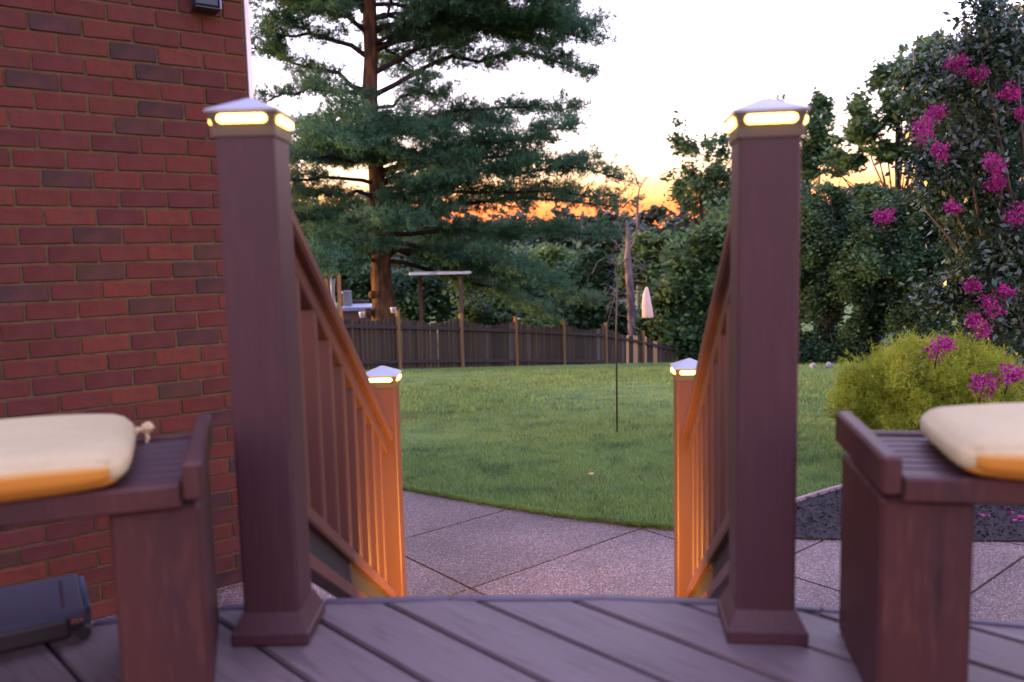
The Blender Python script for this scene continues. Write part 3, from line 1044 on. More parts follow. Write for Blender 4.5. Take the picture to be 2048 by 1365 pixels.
tag(obj('fence_light', mesh_np('fence_light', *merge([bev_box(0.12, 0.12, 0.06, 0.02, 2)])), 'roof_white', None,
        (fp[0] + .13, fp[1], float(ground_z(*fp)) + 1.60)), 'tiny white lamp on top of a fence post', 'lamp')

# ------------------------------------------------------------------ things beyond the fence
Yn = 31.0
sw = thing('cloth_frame', 'white cloth hanging between two orange wooden posts beyond the fence', 'wooden frame', (*at(665, 640, Yn)[:2], -3.4))
gz_ = -4.0
for px in (652, 677):
    t_ = at(px, 548, Yn)
    bar('post', (t_[0], Yn, gz_), (t_[0], Yn, t_[2]), 0.12, 0.12, 'cedar', sw)
a_, b_ = at(655, 550, Yn), at(675, 620, Yn)
nx_, nz_ = 7, 14
V = []
for j in range(nz_):
    for i in range(nx_):
        u, v = i / (nx_ - 1), j / (nz_ - 1)
        V.append((a_[0] + (b_[0] - a_[0]) * (0.5 + (u - .5) * (1 - .45 * math.sin(v * math.pi))), Yn + 0.08 * math.sin(u * 9 + v * 3), a_[2] + (b_[2] - a_[2]) * v))
V2 = [(x, y + 0.02, z) for x, y, z in V]
N_ = len(V)
F = [[j * nx_ + i, j * nx_ + i + 1, (j + 1) * nx_ + i + 1, (j + 1) * nx_ + i] for j in range(nz_ - 1) for i in range(nx_ - 1)]
F += [[N_ + q_ for q_ in reversed(f)] for f in F]
wpart('hanging_cloth', np.array(V + V2), F, 'cloth', sw, True)
bar('top_beam', at(650, 548, Yn), at(679, 548, Yn), 0.1, 0.1, 'cedar', sw)

sh = thing('garden_shed', 'low shed with blue grey roof left of the pine trunk', 'shed', (*at(712, 640, 33)[:2], -4.2))
a_, b_ = at(684, 622, 33), at(742, 618, 33)
V, F = bev_box(b_[0] - a_[0], 2.0, 3.0, 0.02)
wpart('wall', V + np.array([(a_[0] + b_[0]) / 2, 34.0, a_[2] - 1.52]), F, 'brown', sh)
V, F = bev_box(b_[0] - a_[0] + 0.2, 2.3, 0.16, 0.02)
wpart('roof', V + np.array([(a_[0] + b_[0]) / 2, 34.0, a_[2] + 0.06]), F, 'roof_blue', sh)
c_ = at(695, 600, 34)
V, F = bev_box(0.30, 0.4, 0.75, 0.02)
wpart('chimney', V + np.array([c_[0], 34.0, c_[2]]), F, 'grey_block', sh)
V, F = bev_box(0.22, 0.3, 0.08, 0.02)
wpart('chimney_cap', V + np.array([at(686, 586, 34)[0], 34.0, at(686, 586, 34)[2]]), F, 'roof_white', sh)
bar('red_beam', at(700, 603, 34.5), at(738, 603, 34.5), 0.1, 0.1, 'brown', sh)
for px, py, lab in ((724, 629, 'small white tub at the left foot of the pine'), (787, 620, 'small white tub at the right foot of the pine')):
    c_ = at(px, py, 25.2)
    V, F = tube([(0, 0, -0.10), (0, 0, 0.06), (0, 0, 0.075)], [0.07, 0.1, 0.095], 12)
    o = obj('tub', mesh_np('tub', V, F), 'roof_white', None, c_)
    tag(o, lab, 'tub')

cn = thing('garden_canopy', 'thin white canopy roof on brown posts behind the pine', 'canopy', (*at(880, 640, 25)[:2], -3.0))
a_, b_ = at(818, 547, 25), at(942, 550, 25)
V, F = bev_box(b_[0] - a_[0], 1.8, 0.09, 0.02)
V = V.copy()
V[:, 2] += 0.05 * np.cos(V[:, 1] * 1.3)
wpart('roof', V + np.array([(a_[0] + b_[0]) / 2, 25.9, (a_[2] + b_[2]) / 2]), F, 'roof_white', cn)
for px, yy in ((840, 26.6), (921, 25.3)):
    p_ = at(px, 551, yy)
    bar('post', (p_[0], yy, -3.2), (p_[0], yy, p_[2]), 0.11, 0.11, 'brown', cn)

# ------------------------------------------------------------------ shepherd hook and feeder
HY = 7.8
hb = at(1234, 865, HY)
hk = thing('shepherd_hook', 'thin black double shepherd hook standing in the lawn', 'garden hook', (hb[0], HY, hb[2]))
tp = at(1235, 545, HY)
V, F = tube([(hb[0], HY, hb[2] - 0.1), (hb[0] + .004, HY, 0), tuple(tp)], [0.0085, 0.0085, 0.0085], 8)
wpart('pole', V, F, 'iron', hk, True)
for pts in ([(1235, 552), (1233, 532), (1222, 520), (1208, 517), (1195, 525), (1188, 542), (1184, 548)],
            [(1236, 552), (1240, 532), (1252, 520), (1266, 518), (1280, 526), (1290, 540), (1293, 549)]):
    P = np.array([at(x, y, HY) for x, y in pts])
    V, F = tube(P, [0.007] * len(P), 8)
    wpart('hook_arm', V, F, 'iron', hk, True)
ft = at(1293, 548, HY)
fd = thing('hanging_feeder', 'pale cone shaped mesh feeder hanging from the right hook', 'bird feeder', ft)
V, F = tube([ft, at(1293.5, 560, HY), at(1293.5, 577, HY)], [0.004, 0.008, 0.005], 6)
wpart('hanger', V, F, 'iron', fd, True)
px_ = [(1293.5, 574, 3), (1293, 580, 9), (1292.5, 592, 15), (1293, 606, 18.5), (1294.5, 620, 21), (1295.5, 633, 23), (1295.5, 636, 21)]
V, F = tube([at(x, y, HY) for x, y, _ in px_], [w_ * HY / FPX / 2 for _, _, w_ in px_], 14, 0.02)
V[:, 1] = HY + (V[:, 1] - HY) * 0.8
wpart('mesh_sock', V, F, 'sock', fd, True)

# ------------------------------------------------------------------ small things on the lawn
p = onz(1176, 957, -0.872)
V = [(0, 0, 0), (.03, .012, .006), (.055, 0, .012), (.03, -.014, .005), (0.028, 0, 0.001)]
tag(obj('fallen_leaf', mesh_np('fallen_leaf', V, [[0, 4, 1], [4, 2, 1], [0, 3, 4], [4, 3, 2]]), 'dry_leaf', None, (p[0], p[1], -0.84), (0.4, 0.2, 0.6)),
    'single pinkish fallen leaf on the near lawn', 'leaf')
for px, lab in ((1626, 'grey stone at the far lawn edge near the right post'), (1658, 'grey stone at the far lawn edge near the golden shrub')):
    Y_ = 15.4
    p = at(px, 742, Y_)
    bm = bmesh.new()
    bmesh.ops.create_icosphere(bm, subdivisions=2, radius=0.06)
    for v in bm.verts:
        v.co = v.co * rng.uniform(0.8, 1.15)
        v.co.z *= 1.3
    me = bpy.data.meshes.new('stone')
    bm.to_mesh(me)
    bm.free()
    tag(obj('stone', me, 'stone', None, (p[0], Y_, float(ground_z(p[0], Y_)) + 0.06)), lab, 'stone')

# ------------------------------------------------------------------ pine
PY = 26.0
pb = at(767, 640, PY)
pine = thing('pine_tree', 'tall spreading pine tree with orange lit trunk behind the fence', 'tree', (pb[0], PY, float(ground_z(pb[0], PY))))
tp_ = [(772, 730, .46), (769, 640, .42), (766, 600, .36), (763, 560, .33), (760, 470, .30), (757, 400, .27), (752, 330, .25), (743, 270, .25), (740, 190, .235),
       (742, 110, .22), (738, 0, .21), (734, -120, .18), (731, -280, .13), (730, -420, .05)]
TP = np.array([at(x, y, PY) for x, y, _ in tp_])
V, F = tube(TP, [r for *_, r in tp_], 14, 0.10)
knob = []
for x, y, r in ((745, 590, .14), (757, 588, .12), (737, 626, .16), (770, 612, .13)):
    bm = bmesh.new()
    bmesh.ops.create_icosphere(bm, subdivisions=2, radius=r)
    c = at(x, y, PY - 0.25)
    knob.append((np.array([v.co[:] for v in bm.verts]) * rng.uniform(.85, 1.1, (len(bm.verts), 1)) + c, [[v.index for v in f.verts] for f in bm.faces]))
    bm.free()
V, F = merge([(V, F)] + knob)
wpart('trunk', V, F, 'bark_pine', pine, True)


def trunk_at(py):
    ysq = [y for _, y, _ in tp_][::-1]
    return np.array([np.interp(py, ysq, TP[::-1, k]) for k in range(3)])


bough_tubes, tufts_p, tufts_d = [], [], []


def bough(p0, p1, arc=0.35, width=1.0, dens=1.0, r0=0.09, start=0.25):
    p0, p1 = np.array(p0), np.array(p1)
    L = np.linalg.norm(p1 - p0)
    P = curve_pts(p0, p1, 9, arc, 0.08)
    bough_tubes.append(tube(P, np.linspace(r0, 0.018, 9), 6))
    d = (p1 - p0) / L
    side = np.cross(d, [0, 0, 1.0])
    side /= np.linalg.norm(side)
    nt_ = max(4, int(L * 3.2))
    for k in range(nt_):
        t = start + (1.0 - start) * (k + rng.random()) / nt_
        i = t * 8
        b = P[int(i)] * (1 - i % 1) + P[min(8, int(i) + 1)] * (i % 1)
        sgn = 1 if rng.random() < 0.5 else -1
        ln = width * rng.uniform(0.45, 1.0) * (0.55 + 0.75 * math.sin(math.pi * min(1, (t - start) / (1.001 - start) * 0.85 + .1)))
        e = b + d * ln * rng.uniform(0.2, 0.7) + side * sgn * ln + np.array([0, 0, rng.normal(0.10, 0.18)])
        bough_tubes.append(tube(np.array([b, (b + e) / 2 + [0, 0, .05], e]), [0.022, 0.014, 0.008], 4))
        m = int(46 * dens * max(.5, ln))
        tt = rng.uniform(0.15, 1.05, m)[:, None]
        pos = b + (e - b) * tt + rng.normal(0, 1, (m, 3)) * np.array([.20, .20, .11])
        tufts_p.append(pos)
        dd = (e - b) / np.linalg.norm(e - b)
        tufts_d.append(np.tile(dd, (m, 1)) * 0.6 + rng.normal(0, .45, (m, 3)) + np.array([0, 0, .35]))


R_ = [(100, 960, 8, 0.3, 1.1), (60, 1150, -20, 0.4, 1.2), (105, 1200, 85, 0.6, 1.1), (195, 1185, 150, 0.9, 0.9), (265, 1165, 212, 0.25, 0.9), (262, 1010, 245, 0.2, 0.9),
      (330, 1160, 258, 0.1, 0.9), (345, 1245, 360, 0.6, 0.9), (380, 1130, 335, 0.2, 1.0), (420, 1250, 415, 0.3, 0.75), (430, 930, 350, 0.1, 1.1), (470, 1215, 470, 0.1, 0.9),
      (500, 1195, 610, 0.3, 1.0), (500, 960, 545, 0.2, 1.2), (480, 1080, 560, 0.2, 1.2), (350, 900, 330, 0.1, 1.0), (520, 1100, 640, 0.3, 0.9), (150, 1120, 30, 0.3, 1.0)]
for ty, x, y, arc, wd_ in R_:
    bough(trunk_at(ty), at(x, y, PY + rng.uniform(-2.5, 2.5)), arc, wd_, 1.15)
L_ = [(120, 505, 70, 0.3, 0.9), (185, 488, 95, 0.15, 0.7), (195, 505, 222, 0.5, 0.7), (55, 560, 15, 0.2, 1.1), (20, 500, -10, 0.2, 1.2), (290, 590, 275, 0.2, 1.1), (330, 560, 320, 0.2, 1.2),
      (400, 575, 395, 0.2, 1.1), (440, 640, 430, 0.2, 1.1), (470, 590, 495, 0.2, 1.1), (510, 640, 545, 0.15, 0.9), (300, 680, 300, 0.1, 1.0), (500, 700, 500, 0.1, 1.0)]
for ty, x, y, arc, wd_ in L_:
    bough(trunk_at(ty), at(x, y, PY + rng.uniform(-2.0, 1.5)), arc, wd_, 1.15)
# boughs towards the viewer and away
for ty in (40, 90, 290, 320, 370, 400, 430, 460, 490, 520, 300, 450):
    for s_ in (-1, 1):
        b0 = trunk_at(ty)
        a = rng.uniform(-1.1, 1.1)
        L = rng.uniform(2.5, 5.5)
        bough(b0, b0 + np.array([math.sin(a) * L, s_ * math.cos(a) * L, rng.uniform(-.5, .5) - (0.4 if ty > 350 else 0)]), 0.3, 1.0, 1.0, 0.07, 0.3)
for ty in (-30, 20, 70, 240, 275, 310, 340):
    for s_ in (-1, 1):
        b0 = trunk_at(ty)
        a = rng.uniform(-1.25, 1.25)
        L = rng.uniform(2.0, 4.2)
        bough(b0, b0 + np.array([math.sin(a) * L, s_ * math.cos(a) * L, rng.uniform(-.3, .7)]), 0.3, 0.9, 1.0, 0.06, 0.2)
for ty, x, y in ((-60, 1150, 45), (-30, 1050, 75), (10, 1130, 110), (70, 980, 60), (-90, 1000, 20), (0, 540, 60), (110, 900, 90), (40, 1190, 60), (230, 900, 190), (380, 1010, 300)):
    bough(trunk_at(ty), at(x, y, PY + rng.uniform(-2, 2)), 0.35, 1.1, 1.2, 0.07, 0.25)
for ty, x, y in ((400, 1235, 392), (415, 1150, 385), (425, 1060, 415)):
    bough(trunk_at(ty), at(x, y, PY + rng.uniform(-2, 2)), 0.2, 0.5, 0.45, 0.05, 0.35)
# the crown above the frame
for k in range(34):
    ty = rng.uniform(-400, -30)
    L = 6.0 * (0.25 + 0.75 * (ty + 420) / 400)
    b0 = trunk_at(ty)
    a = rng.uniform(0, 2 * math.pi)
    bough(b0, b0 + np.array([math.sin(a) * L, math.cos(a) * L, rng.uniform(0, .8)]), 0.3, 1.0, 0.8, 0.07, 0.3)
V, F = merge(bough_tubes)
wpart('boughs', V, F, 'bark_bough', pine, True)
TPs, TD = np.vstack(tufts_p), np.vstack(tufts_d)
TD /= np.linalg.norm(TD, axis=1)[:, None]
NN = 9
B = np.repeat(TPs, NN, 0)
D = np.repeat(TD, NN, 0) * 0.75 + rng.normal(0, 0.5, (len(B), 3))
D /= np.linalg.norm(D, axis=1)[:, None]
B = B + rng.normal(0, 0.035, B.shape)
sd = np.cross(D, rand_dirs(len(B)))
sd /= np.linalg.norm(sd, axis=1)[:, None] + 1e-9
Ln = rng.uniform(0.13, 0.24, len(B))[:, None]
V = np.stack([B - sd * 0.014, B + sd * 0.014, B + D * Ln], 1).reshape(-1, 3)
wpart('needles', V, np.arange(len(V)).reshape(-1, 3), 'needles', pine, kind='stuff')
print('needle tris', len(B))


# ------------------------------------------------------------------ broadleaf trees and shrubs
def leafy(name, label, px, Y, lobes_px, n, leaf, material, cat='tree', group=None, clumps=26, spread=0.22, shell=0.5, trunk_r=0.16, bark='bark', up=0.5, trunk=True):
    """lobes_px: (px, py, rx_px, ry_px, dY, depth_factor) given in photograph pixels at distance Y"""
    k = Y / FPX
    base = at(px, 640, Y)
    base[2] = float(ground_z(base[0], Y)) - 0.1
    t = thing(name, label, cat, base, 0, group)
    lobes = []
    for x, y, rx, ry, dY, df in lobes_px:
        c = at(x, y, Y)
        c[1] += dY
        lobes.append((*c, rx * k, rx * k * df, ry * k))
    tubes = []
    if trunk:
        top = np.array([np.mean([l[0] for l in lobes]), np.mean([l[1] for l in lobes]), np.mean([l[2] for l in lobes])])
        tubes.append(tube(curve_pts(base, top, 6, 0, 0.05), np.linspace(trunk_r, trunk_r * .55, 6), 8, 0.08))
        mid = base * 0.5 + top * 0.5
        for l in lobes:
            for j in range(2 if name == 'tall_tree' else 4):
                e = np.array(l[:3]) + rand_dirs(1)[0] * np.array(l[3:6]) * 0.75
                tubes.append(tube(curve_pts(mid, e, 6, 0.1, 0.06 * l[3]), np.linspace(trunk_r * .3, .012, 6), 5))
        V, F = merge(tubes)
        wpart('trunk', V, F, bark, t, True)
    P = clump_points(lobes, n, clumps, spread, shell)
    gz_ = ground_z(P[:, 0], P[:, 1])
    P = P[P[:, 2] > gz_ + 0.03]
    V, F = leaves(P, leaf, up)
    wpart('crown', V, F, material, t, kind='stuff')
    return t


G1 = 'trees beyond the fence'
# far tree line
far = [(600, 470, 90, 95, 'far tree showing under the left pine boughs'), (735, 455, 80, 80, 'far tree showing behind the pine trunk'),
       (880, 464, 95, 62, 'far tree low under the right pine boughs'), (1010, 470, 90, 58, 'hazy far tree below the sunset glow'),
       (1130, 474, 85, 62, 'hazy far tree left of the dead trunk'), (1225, 466, 70, 62, 'hazy far tree directly behind the dead trunk'),
       (1320, 462, 85, 64, 'hazy far tree right of the dead trunk'), (1420, 440, 80, 100, 'hazy far tree left of the tall right post'),
       (1560, 420, 110, 110, 'hazy far tree behind the tall right post'), (1740, 425, 120, 60, 'far tree below the right hand sunset glow'), (1930, 390, 130, 110, 'far tree behind the pink flowering tree')]
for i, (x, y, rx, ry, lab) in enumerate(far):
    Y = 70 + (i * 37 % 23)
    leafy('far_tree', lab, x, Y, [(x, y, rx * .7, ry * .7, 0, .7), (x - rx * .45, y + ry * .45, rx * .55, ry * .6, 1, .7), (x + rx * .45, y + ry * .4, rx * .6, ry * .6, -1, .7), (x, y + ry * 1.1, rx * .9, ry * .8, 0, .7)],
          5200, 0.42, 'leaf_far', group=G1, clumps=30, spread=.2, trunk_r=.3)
# middle distance behind the fence
leafy('bushy_tree', 'dark round bushy tree behind the fence below the canopy end', 1010, 37, [(980, 600, 75, 70, 0, .8), (1050, 590, 80, 80, 1, .8), (1010, 540, 60, 50, 0, .8), (960, 660, 60, 50, -1, .8), (1060, 660, 60, 50, -1, .8)],
      15000, 0.16, 'leaf_mid', group=G1)
leafy('bushy_tree', 'bright green round topped tree below the glow', 1110, 44, [(1105, 520, 48, 32, 0, .8), (1130, 560, 55, 50, 0, .8), (1085, 580, 50, 50, 0, .8), (1160, 590, 45, 60, 0, .8)],
      11000, 0.17, 'leaf_light', group=G1)
leafy('bushy_tree', 'dark bushy tree just left of the dead trunk', 1180, 36, [(1175, 600, 50, 70, 0, .8), (1160, 660, 60, 50, 0, .8), (1215, 650, 45, 60, 0, .8), (1190, 540, 35, 40, 0, .8)],
      12000, 0.15, 'leaf_dark', group=G1)
leafy('bushy_tree', 'pale green spreading tree just right of the dead trunk', 1310, 46, [(1305, 500, 50, 28, 0, .8), (1350, 510, 40, 35, 0, .8), (1280, 540, 45, 45, 0, .8), (1340, 570, 55, 50, 0, .8)],
      10000, 0.17, 'leaf_light', group=G1)
leafy('bushy_tree', 'dark green tree with drooping clumps left of the right railing', 1400, 34, [(1400, 520, 60, 55, 0, .8), (1355, 600, 55, 50, 0, .8), (1430, 590, 70, 70, 0, .8), (1450, 480, 55, 60, 0, .8), (1350, 660, 65, 50, 0, .8), (1430, 670, 70, 50, 0, .8)],
      20000, 0.15, 'leaf_mid', group=G1)
leafy('bushy_tree', 'shrubby green tree behind the fence below the feeder', 1280, 37, [(1270, 660, 60, 40, 0, .8), (1330, 690, 60, 35, 0, .8), (1240, 690, 50, 35, 0, .8)], 7000, 0.15, 'leaf_dark', group=G1)
leafy('bushy_tree', 'dark green tree behind the shed left of the pine', 690, 42, [(640, 560, 70, 55, 0, .8), (720, 570, 70, 50, 0, .8), (800, 590, 70, 50, 0, .8), (870, 600, 70, 50, 0, .8), (930, 590, 50, 60, 0, .8)],
      15000, 0.17, 'leaf_dark', group=G1)
leafy('low_shrub', 'bright green shrub peeking over the fence', 1065, 30.5, [(1062, 652, 24, 14, 0, .8), (1085, 664, 22, 12, 0, .8)], 2500, 0.08, 'leaf_light', 'shrub', trunk_r=.05)
leafy('low_shrub', 'dark shrub behind the fence right of the canopy post', 960, 29.5, [(955, 630, 35, 28, 0, .8), (985, 650, 30, 22, 0, .8)], 4500, 0.09, 'leaf_dark', 'shrub', trunk_r=.05)
# tall thin trees against the sky on the right
leafy('tall_tree', 'thin tall tree against the glow left of the right post', 1400, 48, [(1365, 285, 38, 42, 0, .8), (1420, 320, 55, 50, 0, .8), (1385, 375, 55, 45, 0, .8), (1440, 400, 50, 60, 0, .8)],
      4800, 0.16, 'leaf_mid', group=G1, clumps=22, spread=.15, shell=.35)
leafy('tall_tree', 'narrow tree top rising just right of the right post', 1640, 40, [(1645, 215, 28, 40, 0, .8), (1625, 270, 45, 45, 0, .8), (1650, 320, 60, 40, 0, .8), (1600, 330, 45, 40, 0, .8), (1560, 260, 40, 60, 0, .8)],
      6500, 0.15, 'leaf_mid', group=G1, clumps=20, spread=.18, shell=.35)
leafy('tall_tree', 'open tall tree against white sky left of the pink flowers', 1800, 30, [(1790, 160, 55, 55, 0, .8), (1840, 120, 55, 55, 0, .8), (1750, 240, 60, 50, 0, .8), (1850, 220, 70, 60, 0, .8), (1715, 275, 45, 22, 0, .8), (1850, 300, 50, 30, 0, .8), (1780, 300, 55, 24, 0, .8), (1700, 315, 45, 20, .5, .8), (1900, 170, 60, 80, 0, .8)],
      15500, 0.12, 'leaf_mid', group=G1, clumps=26, spread=.15, shell=.3)
leafy('tall_tree', 'dense tree behind the pink flowering tree', 1990, 26, [(1960, 160, 70, 80, 0, .8), (2040, 140, 80, 90, 0, .8), (1990, 280, 90, 70, 0, .8), (2080, 260, 80, 90, 0, .8)],
      15000, 0.12, 'leaf_dark', group=G1, clumps=28, spread=.18)
# the dark wood edge on the right
for i, (x, Y, lab) in enumerate([(1560, 19.5, 'dark hedge tree hidden by the right post'), (1650, 18.5, 'dark hedge tree just right of the right post'), (1745, 18, 'dark hedge tree above the golden shrub left end'),
                                 (1845, 17.5, 'dark hedge tree above the golden shrub top'), (1950, 17, 'dark hedge tree behind the lowest pink flowers'), (2070, 17, 'dark hedge tree at the right edge')]):
    leafy('hedge_tree', lab, x, Y, [(x, 455 + 12 * (i % 3), 66, 80, 0, .9), (x - 20, 545, 68, 80, -.6 + .4 * (i % 2), .9), (x + 25, 625, 66, 80, -.4, .9), (x - 10, 700, 70, 60, -.8 + .5 * (i % 3), .9), (x + 14, 405 + 9 * (i % 2), 50, 42, .2, .9)],
          36000, 0.052, 'leaf_dark', group='dark trees along the right lawn edge', clumps=22, spread=.15, shell=.5, trunk_r=.12)

# ------------------------------------------------------------------ dead tree
DY = 34.0
db = at(1262, 690, DY)
dead = thing('dead_tree', 'bare grey dead trunk with broken twigs behind the fence', 'dead tree', (db[0], DY, float(ground_z(db[0], DY))))
pts = [(1266, 790, .19), (1265, 690, .18), (1262, 620, .175), (1259, 560, .165), (1256, 520, .15), (1257, 485, .10), (1255, 455, .06), (1253, 440, .03)]
V, F = tube([at(x, y, DY) for x, y, _ in pts], [r for *_, r in pts], 10, 0.12)
wpart('trunk', V, F, 'bark_dead', dead, True)
tw = []
for (x0, y0, x1, y1, r) in [(1262, 510, 1275, 470, .05), (1256, 520, 1215, 470, .04), (1258, 515, 1330, 502, .025), (1330, 502, 1332, 540, .012), (1258, 530, 1315, 550, .02), (1252, 590, 1200, 570, .03), (1252, 600, 1215, 610, .025), (1262, 590, 1285, 588, .02),
                            (1215, 610, 1208, 640, .015), (1240, 600, 1205, 585, .012), (1256, 500, 1235, 440, .03), (1235, 470, 1210, 455, .012), (1262, 480, 1290, 440, .02), (1320, 503, 1335, 522, .012), (1225, 575, 1200, 600, .012), (1230, 590, 1212, 660, .012), (1268, 545, 1310, 520, .012)]:
    tw.append(tube(curve_pts(at(x0, y0, DY), at(x1, y1, DY + rng.uniform(-.6, .6)), 5, .05, .04), np.linspace(r, .008, 5), 5))
for k in range(26):
    y0 = rng.uniform(440, 640)
    x0 = np.interp(y0, [405, 520, 690], [1265, 1256, 1264])
    a = rng.choice([-1, 1])
    tw.append(tube(curve_pts(at(x0, y0, DY), at(x0 + a * rng.uniform(15, 55), y0 + rng.uniform(-35, 30), DY + rng.uniform(-1, 1)), 5, .05, .06), np.linspace(.014, .005, 5), 4))
V, F = merge(tw)
wpart('bare_branches', V, F, 'bark_dead', dead, True)
V, F = tube([at(1277, 470, 50), at(1274, 430, 50), at(1276, 400, 50), at(1278, 380, 50), at(1293, 350, 50)], [.10, .09, .07, .04, .015], 8, .1)
tg = thing('bare_snag', 'thin bare far trunk rising behind the dead tree', 'dead tree', (at(1277, 640, 50)[0], 50, float(ground_z(5, 50))))
V2, F2 = tube([np.array([at(1277, 640, 50)[0], 50, float(ground_z(5, 50))]), at(1277, 560, 50), at(1277, 470, 50)], [.13, .12, .10], 8, .1)
wpart('trunk', *merge([(V, F), (V2, F2)]), 'bark_dead', tg, True)

# ------------------------------------------------------------------ golden shrub
SY = 6.1
sc_ = at(1845, 800, SY)
shrub = thing('golden_shrub', 'bushy yellow green evergreen shrub behind the right bench', 'shrub', (sc_[0], SY, GZ))
kk = SY / FPX
lob = []
for x, y, rx, ry, dY in [(1760, 790, 92, 80, -.1), (1850, 770, 110, 85, 0), (1940, 775, 95, 82, .1), (1800, 850, 120, 70, -.15), (1900, 850, 120, 70, -.1), (1720, 820, 55, 60, 0), (1990, 800, 60, 70, .2)]:
    c = at(x, y, SY)
    lob.append((c[0], c[1] + dY, c[2], rx * kk, rx * kk * .9, ry * kk))
tips, tdir = [], []
for l in lob:
    n_ = int(1150 * l[3] / .35)
    kc = 110
    cd_ = rand_dirs(kc)
    cd_[:, 2] = np.where(cd_[:, 2] < -0.4, -cd_[:, 2], cd_[:, 2])
    cr_ = rng.uniform(.84, 1.03, kc)
    ci_ = rng.integers(0, kc, n_)
    d = cd_[ci_] + rng.normal(0, .15, (n_, 3))
    r = (cr_[ci_] * rng.uniform(.78, 1.02, n_))[:, None]
    tips.append(np.array(l[:3]) + d * r * np.array(l[3:6]))
    dd = d * 0.7 + np.array([0, 0, .5]) + rng.normal(0, .3, (n_, 3))
    tdir.append(dd / np.linalg.norm(dd, axis=1)[:, None])
tips, tdir = np.vstack(tips), np.vstack(tdir)
NS = 22
B = np.repeat(tips, NS, 0) + np.repeat(tdir, NS, 0) * rng.uniform(-.05, .06, (len(tips) * NS, 1)) + rng.normal(0, .008, (len(tips) * NS, 3))
D = np.repeat(tdir, NS, 0) * .8 + rng.normal(0, .55, B.shape)
D /= np.linalg.norm(D, axis=1)[:, None]
sd = np.cross(D, rand_dirs(len(B)))
sd /= np.linalg.norm(sd, axis=1)[:, None] + 1e-9
V = np.stack([B - sd * .0028, B + sd * .0028, B + D * rng.uniform(.02, .045, (len(B), 1))], 1).reshape(-1, 3)
keep = (B[:, 2] > GZ)
V = V.reshape(-1, 3, 3)[keep].reshape(-1, 3)
wpart('foliage', V, np.arange(len(V)).reshape(-1, 3), 'leaf_gold', shrub, kind='stuff')
tw = []
root = np.array([sc_[0], SY, GZ])
for k in range(60):
    e = tips[rng.integers(len(tips))]
    tw.append(tube(curve_pts(root + rng.normal(0, .05, 3) * [1, 1, 0], root + (e - root) * .93, 5, .04, .02), np.linspace(.014, .003, 5), 4))
wpart('stems', *merge(tw), 'bark', shrub, True)

# ------------------------------------------------------------------ pink flowering crape myrtle
CY_ = 6.9
cb = at(2075, 700, CY_)
cm = thing('crape_myrtle', 'glossy leaved small tree with magenta flower clusters at the right edge', 'tree', (cb[0], CY_, GZ))
root = np.array([cb[0], CY_, GZ])
stems = []
ends = [(1965, 540), (1935, 300), (1990, 150), (2060, 200), (1880, 330), (2080, 420), (1900, 200), (2030, 60), (1960, 90), (2120, 120), (1850, 420), (2010, 330)]
node = at(1990, 590, CY_)
stem_ends = []
for i, (x, y) in enumerate(ends):
    e = at(x, y, CY_ + rng.uniform(-.5, .5))
    m1 = root + (e - root) * .45 + np.array([0.12 * rng.normal(), 0.1 * rng.normal(), 0.1])
    if i in (1, 4, 10, 6):
        m1 = node + rng.normal(0, .03, 3)
    P = np.array([root + rng.normal(0, .05, 3) * [1, 1, 0], root * .6 + m1 * .4, m1, m1 * .45 + e * .55 + rng.normal(0, .03, 3), e])
    stems.append(tube(P, [.030, .026, .020, .013, .005], 6))
    stem_ends += [(m1, e)]
clumpc = []
cl_px = [(1930, 110, 40), (1985, 75, 40), (2030, 110, 50), (1960, 160, 50), (2010, 190, 55), (1910, 190, 45), (1865, 130, 35), (1850, 200, 40), (1880, 250, 45), (1940, 250, 55), (2000, 280, 60), (2050, 220, 50), (1900, 310, 45), (1950, 340, 55),
         (2010, 370, 60), (1880, 380, 45), (1930, 420, 50), (1980, 440, 55), (2040, 430, 55), (1860, 330, 35), (1990, 500, 40), (2040, 510, 50), (1935, 480, 35), (1900, 590, 42), (1950, 600, 42), (2000, 640, 45), (2040, 600, 50), (1985, 690, 45), (2030, 690, 55), (2020, 790, 40), (2045, 760, 40), (1860, 595, 35), (1815, 160, 30), (1970, 20, 30), (2040, 40, 35), (1960, 520, 36), (2005, 560, 40), (2040, 480, 45), (1925, 540, 30)]
for x, y, r in cl_px:
    clumpc.append((*at(x, y, CY_ + rng.uniform(-.55, .45)), r * CY_ / FPX))
LP = []
for c in clumpc:
    n_ = int(1150 * (c[3] / .2) ** 1.5 * 0.6)
    P = rng.normal(0, .62, (n_, 3)) * c[3] * np.array([1, 1, .85]) + np.array(c[:3])
    LP.append(P)
    o_ = np.array(c[:3])
    # twig from the nearest stem
    best = min(((np.linalg.norm(o_ - (a * (1 - t) + b * t)), a * (1 - t) + b * t) for a, b in stem_ends for t in (0, .3, .6, 1)), key=lambda v: v[0])
    stems.append(tube(curve_pts(best[1], o_, 4, .03, .02), [.009, .007, .005, .003], 4))
LP = np.vstack(LP)
V, F = leaves(LP, 0.032, 0.05, 0.5)
wpart('crown', V, F, 'leaf_myrtle', cm, kind='stuff')
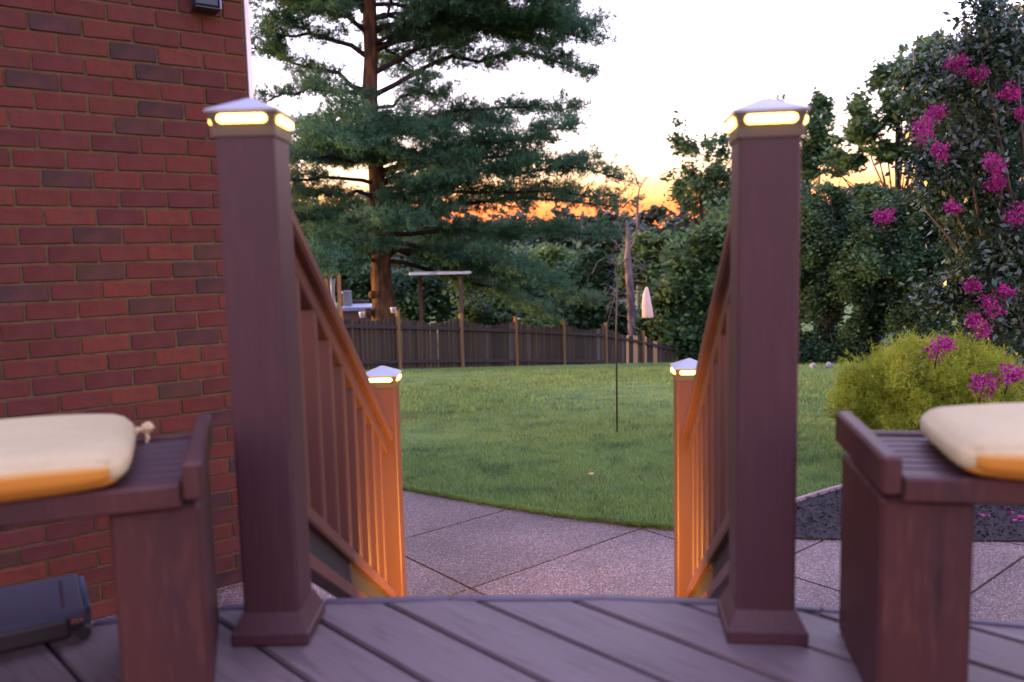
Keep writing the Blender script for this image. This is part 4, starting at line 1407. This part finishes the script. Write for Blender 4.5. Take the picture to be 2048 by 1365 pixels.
fl = [(1910, 135, 26), (1955, 148, 20), (1868, 232, 24), (1848, 262, 30), (1880, 305, 22), (1990, 330, 26), (1990, 368, 22), (1768, 428, 22), (2038, 432, 30), (1945, 575, 18), (1985, 610, 32), (1948, 640, 18), (1962, 662, 22),
      (1878, 694, 30), (2022, 748, 28), (1968, 770, 30), (2020, 185, 24), (2015, 580, 18), (1905, 415, 16), (2046, 230, 20), (1990, 1035, 0)]
for x, y, r in fl:
    if not r:
        continue
    c = at(x, y, (CY_ - 0.5 if y < 670 else 5.35) + rng.uniform(-.25, .1))
    k_ = c[1] / CY_
    R0 = r * c[1] / FPX
    subs = rand_dirs(7) * R0 * .55 * np.array([1, 1, .9]) + c
    P = np.vstack([s_ + rng.normal(0, R0 * .24, (46, 3)) for s_ in subs])
    V, F = leaves(P, 0.0105, 0.0, 0.85)
    stalk = tube(curve_pts(c + np.array([0.04, .12, -0.16]), c, 4, .02, 0), [.004, .004, .003, .002], 4)
    wpart('flower_cluster', V, F, 'flower', cm, kind='stuff')
    stems.append(stalk)
o_ = at(1768, 428, CY_ - .5)
stems.append(tube(curve_pts(at(1860, 400, CY_ - .2), o_, 6, .05, .02), [.006, .005, .005, .004, .003, .003], 5))
wpart('stems', *merge(stems), 'bark_myrtle', cm, True, kind='stuff')
sp = []
for x, y in ((1925, 25), (1962, 5), (2015, 15), (1825, 60), (1900, 60), (2035, 30), (1940, 40)):
    b0 = at(x + rng.uniform(-4, 4), y + 70, CY_)
    e0 = at(x, y, CY_)
    sp.append(tube(curve_pts(b0, e0, 4), [.003, .0025, .002, .0012], 4))
    for j in range(9):
        t = .35 + .6 * j / 9
        b1 = b0 * (1 - t) + e0 * t
        sp.append(tube(np.array([b1, b1 + np.array([rng.choice([-1, 1]) * .03, rng.normal(0, .02), .035])]), [.0016, .001], 3))
wpart('seed_stalks', *merge(sp), 'seed', cm, kind='stuff')
# a few petals dropped on the mulch
P = np.array([onz(x, y, GZ + 0.03) for x, y in ((2025, 1025), (2030, 1032), (2038, 1042), (1975, 1032), (2045, 1035))])
P = np.vstack([p_ + rng.normal(0, .02, (5, 3)) * [1, 1, .2] for p_ in P])
V, F = leaves(P, .012, .8, .85)
obj('fallen_petals', mesh_np('fallen_petals', V, F), 'flower', kind='stuff')['label'] = 'magenta petals dropped on the mulch bed'
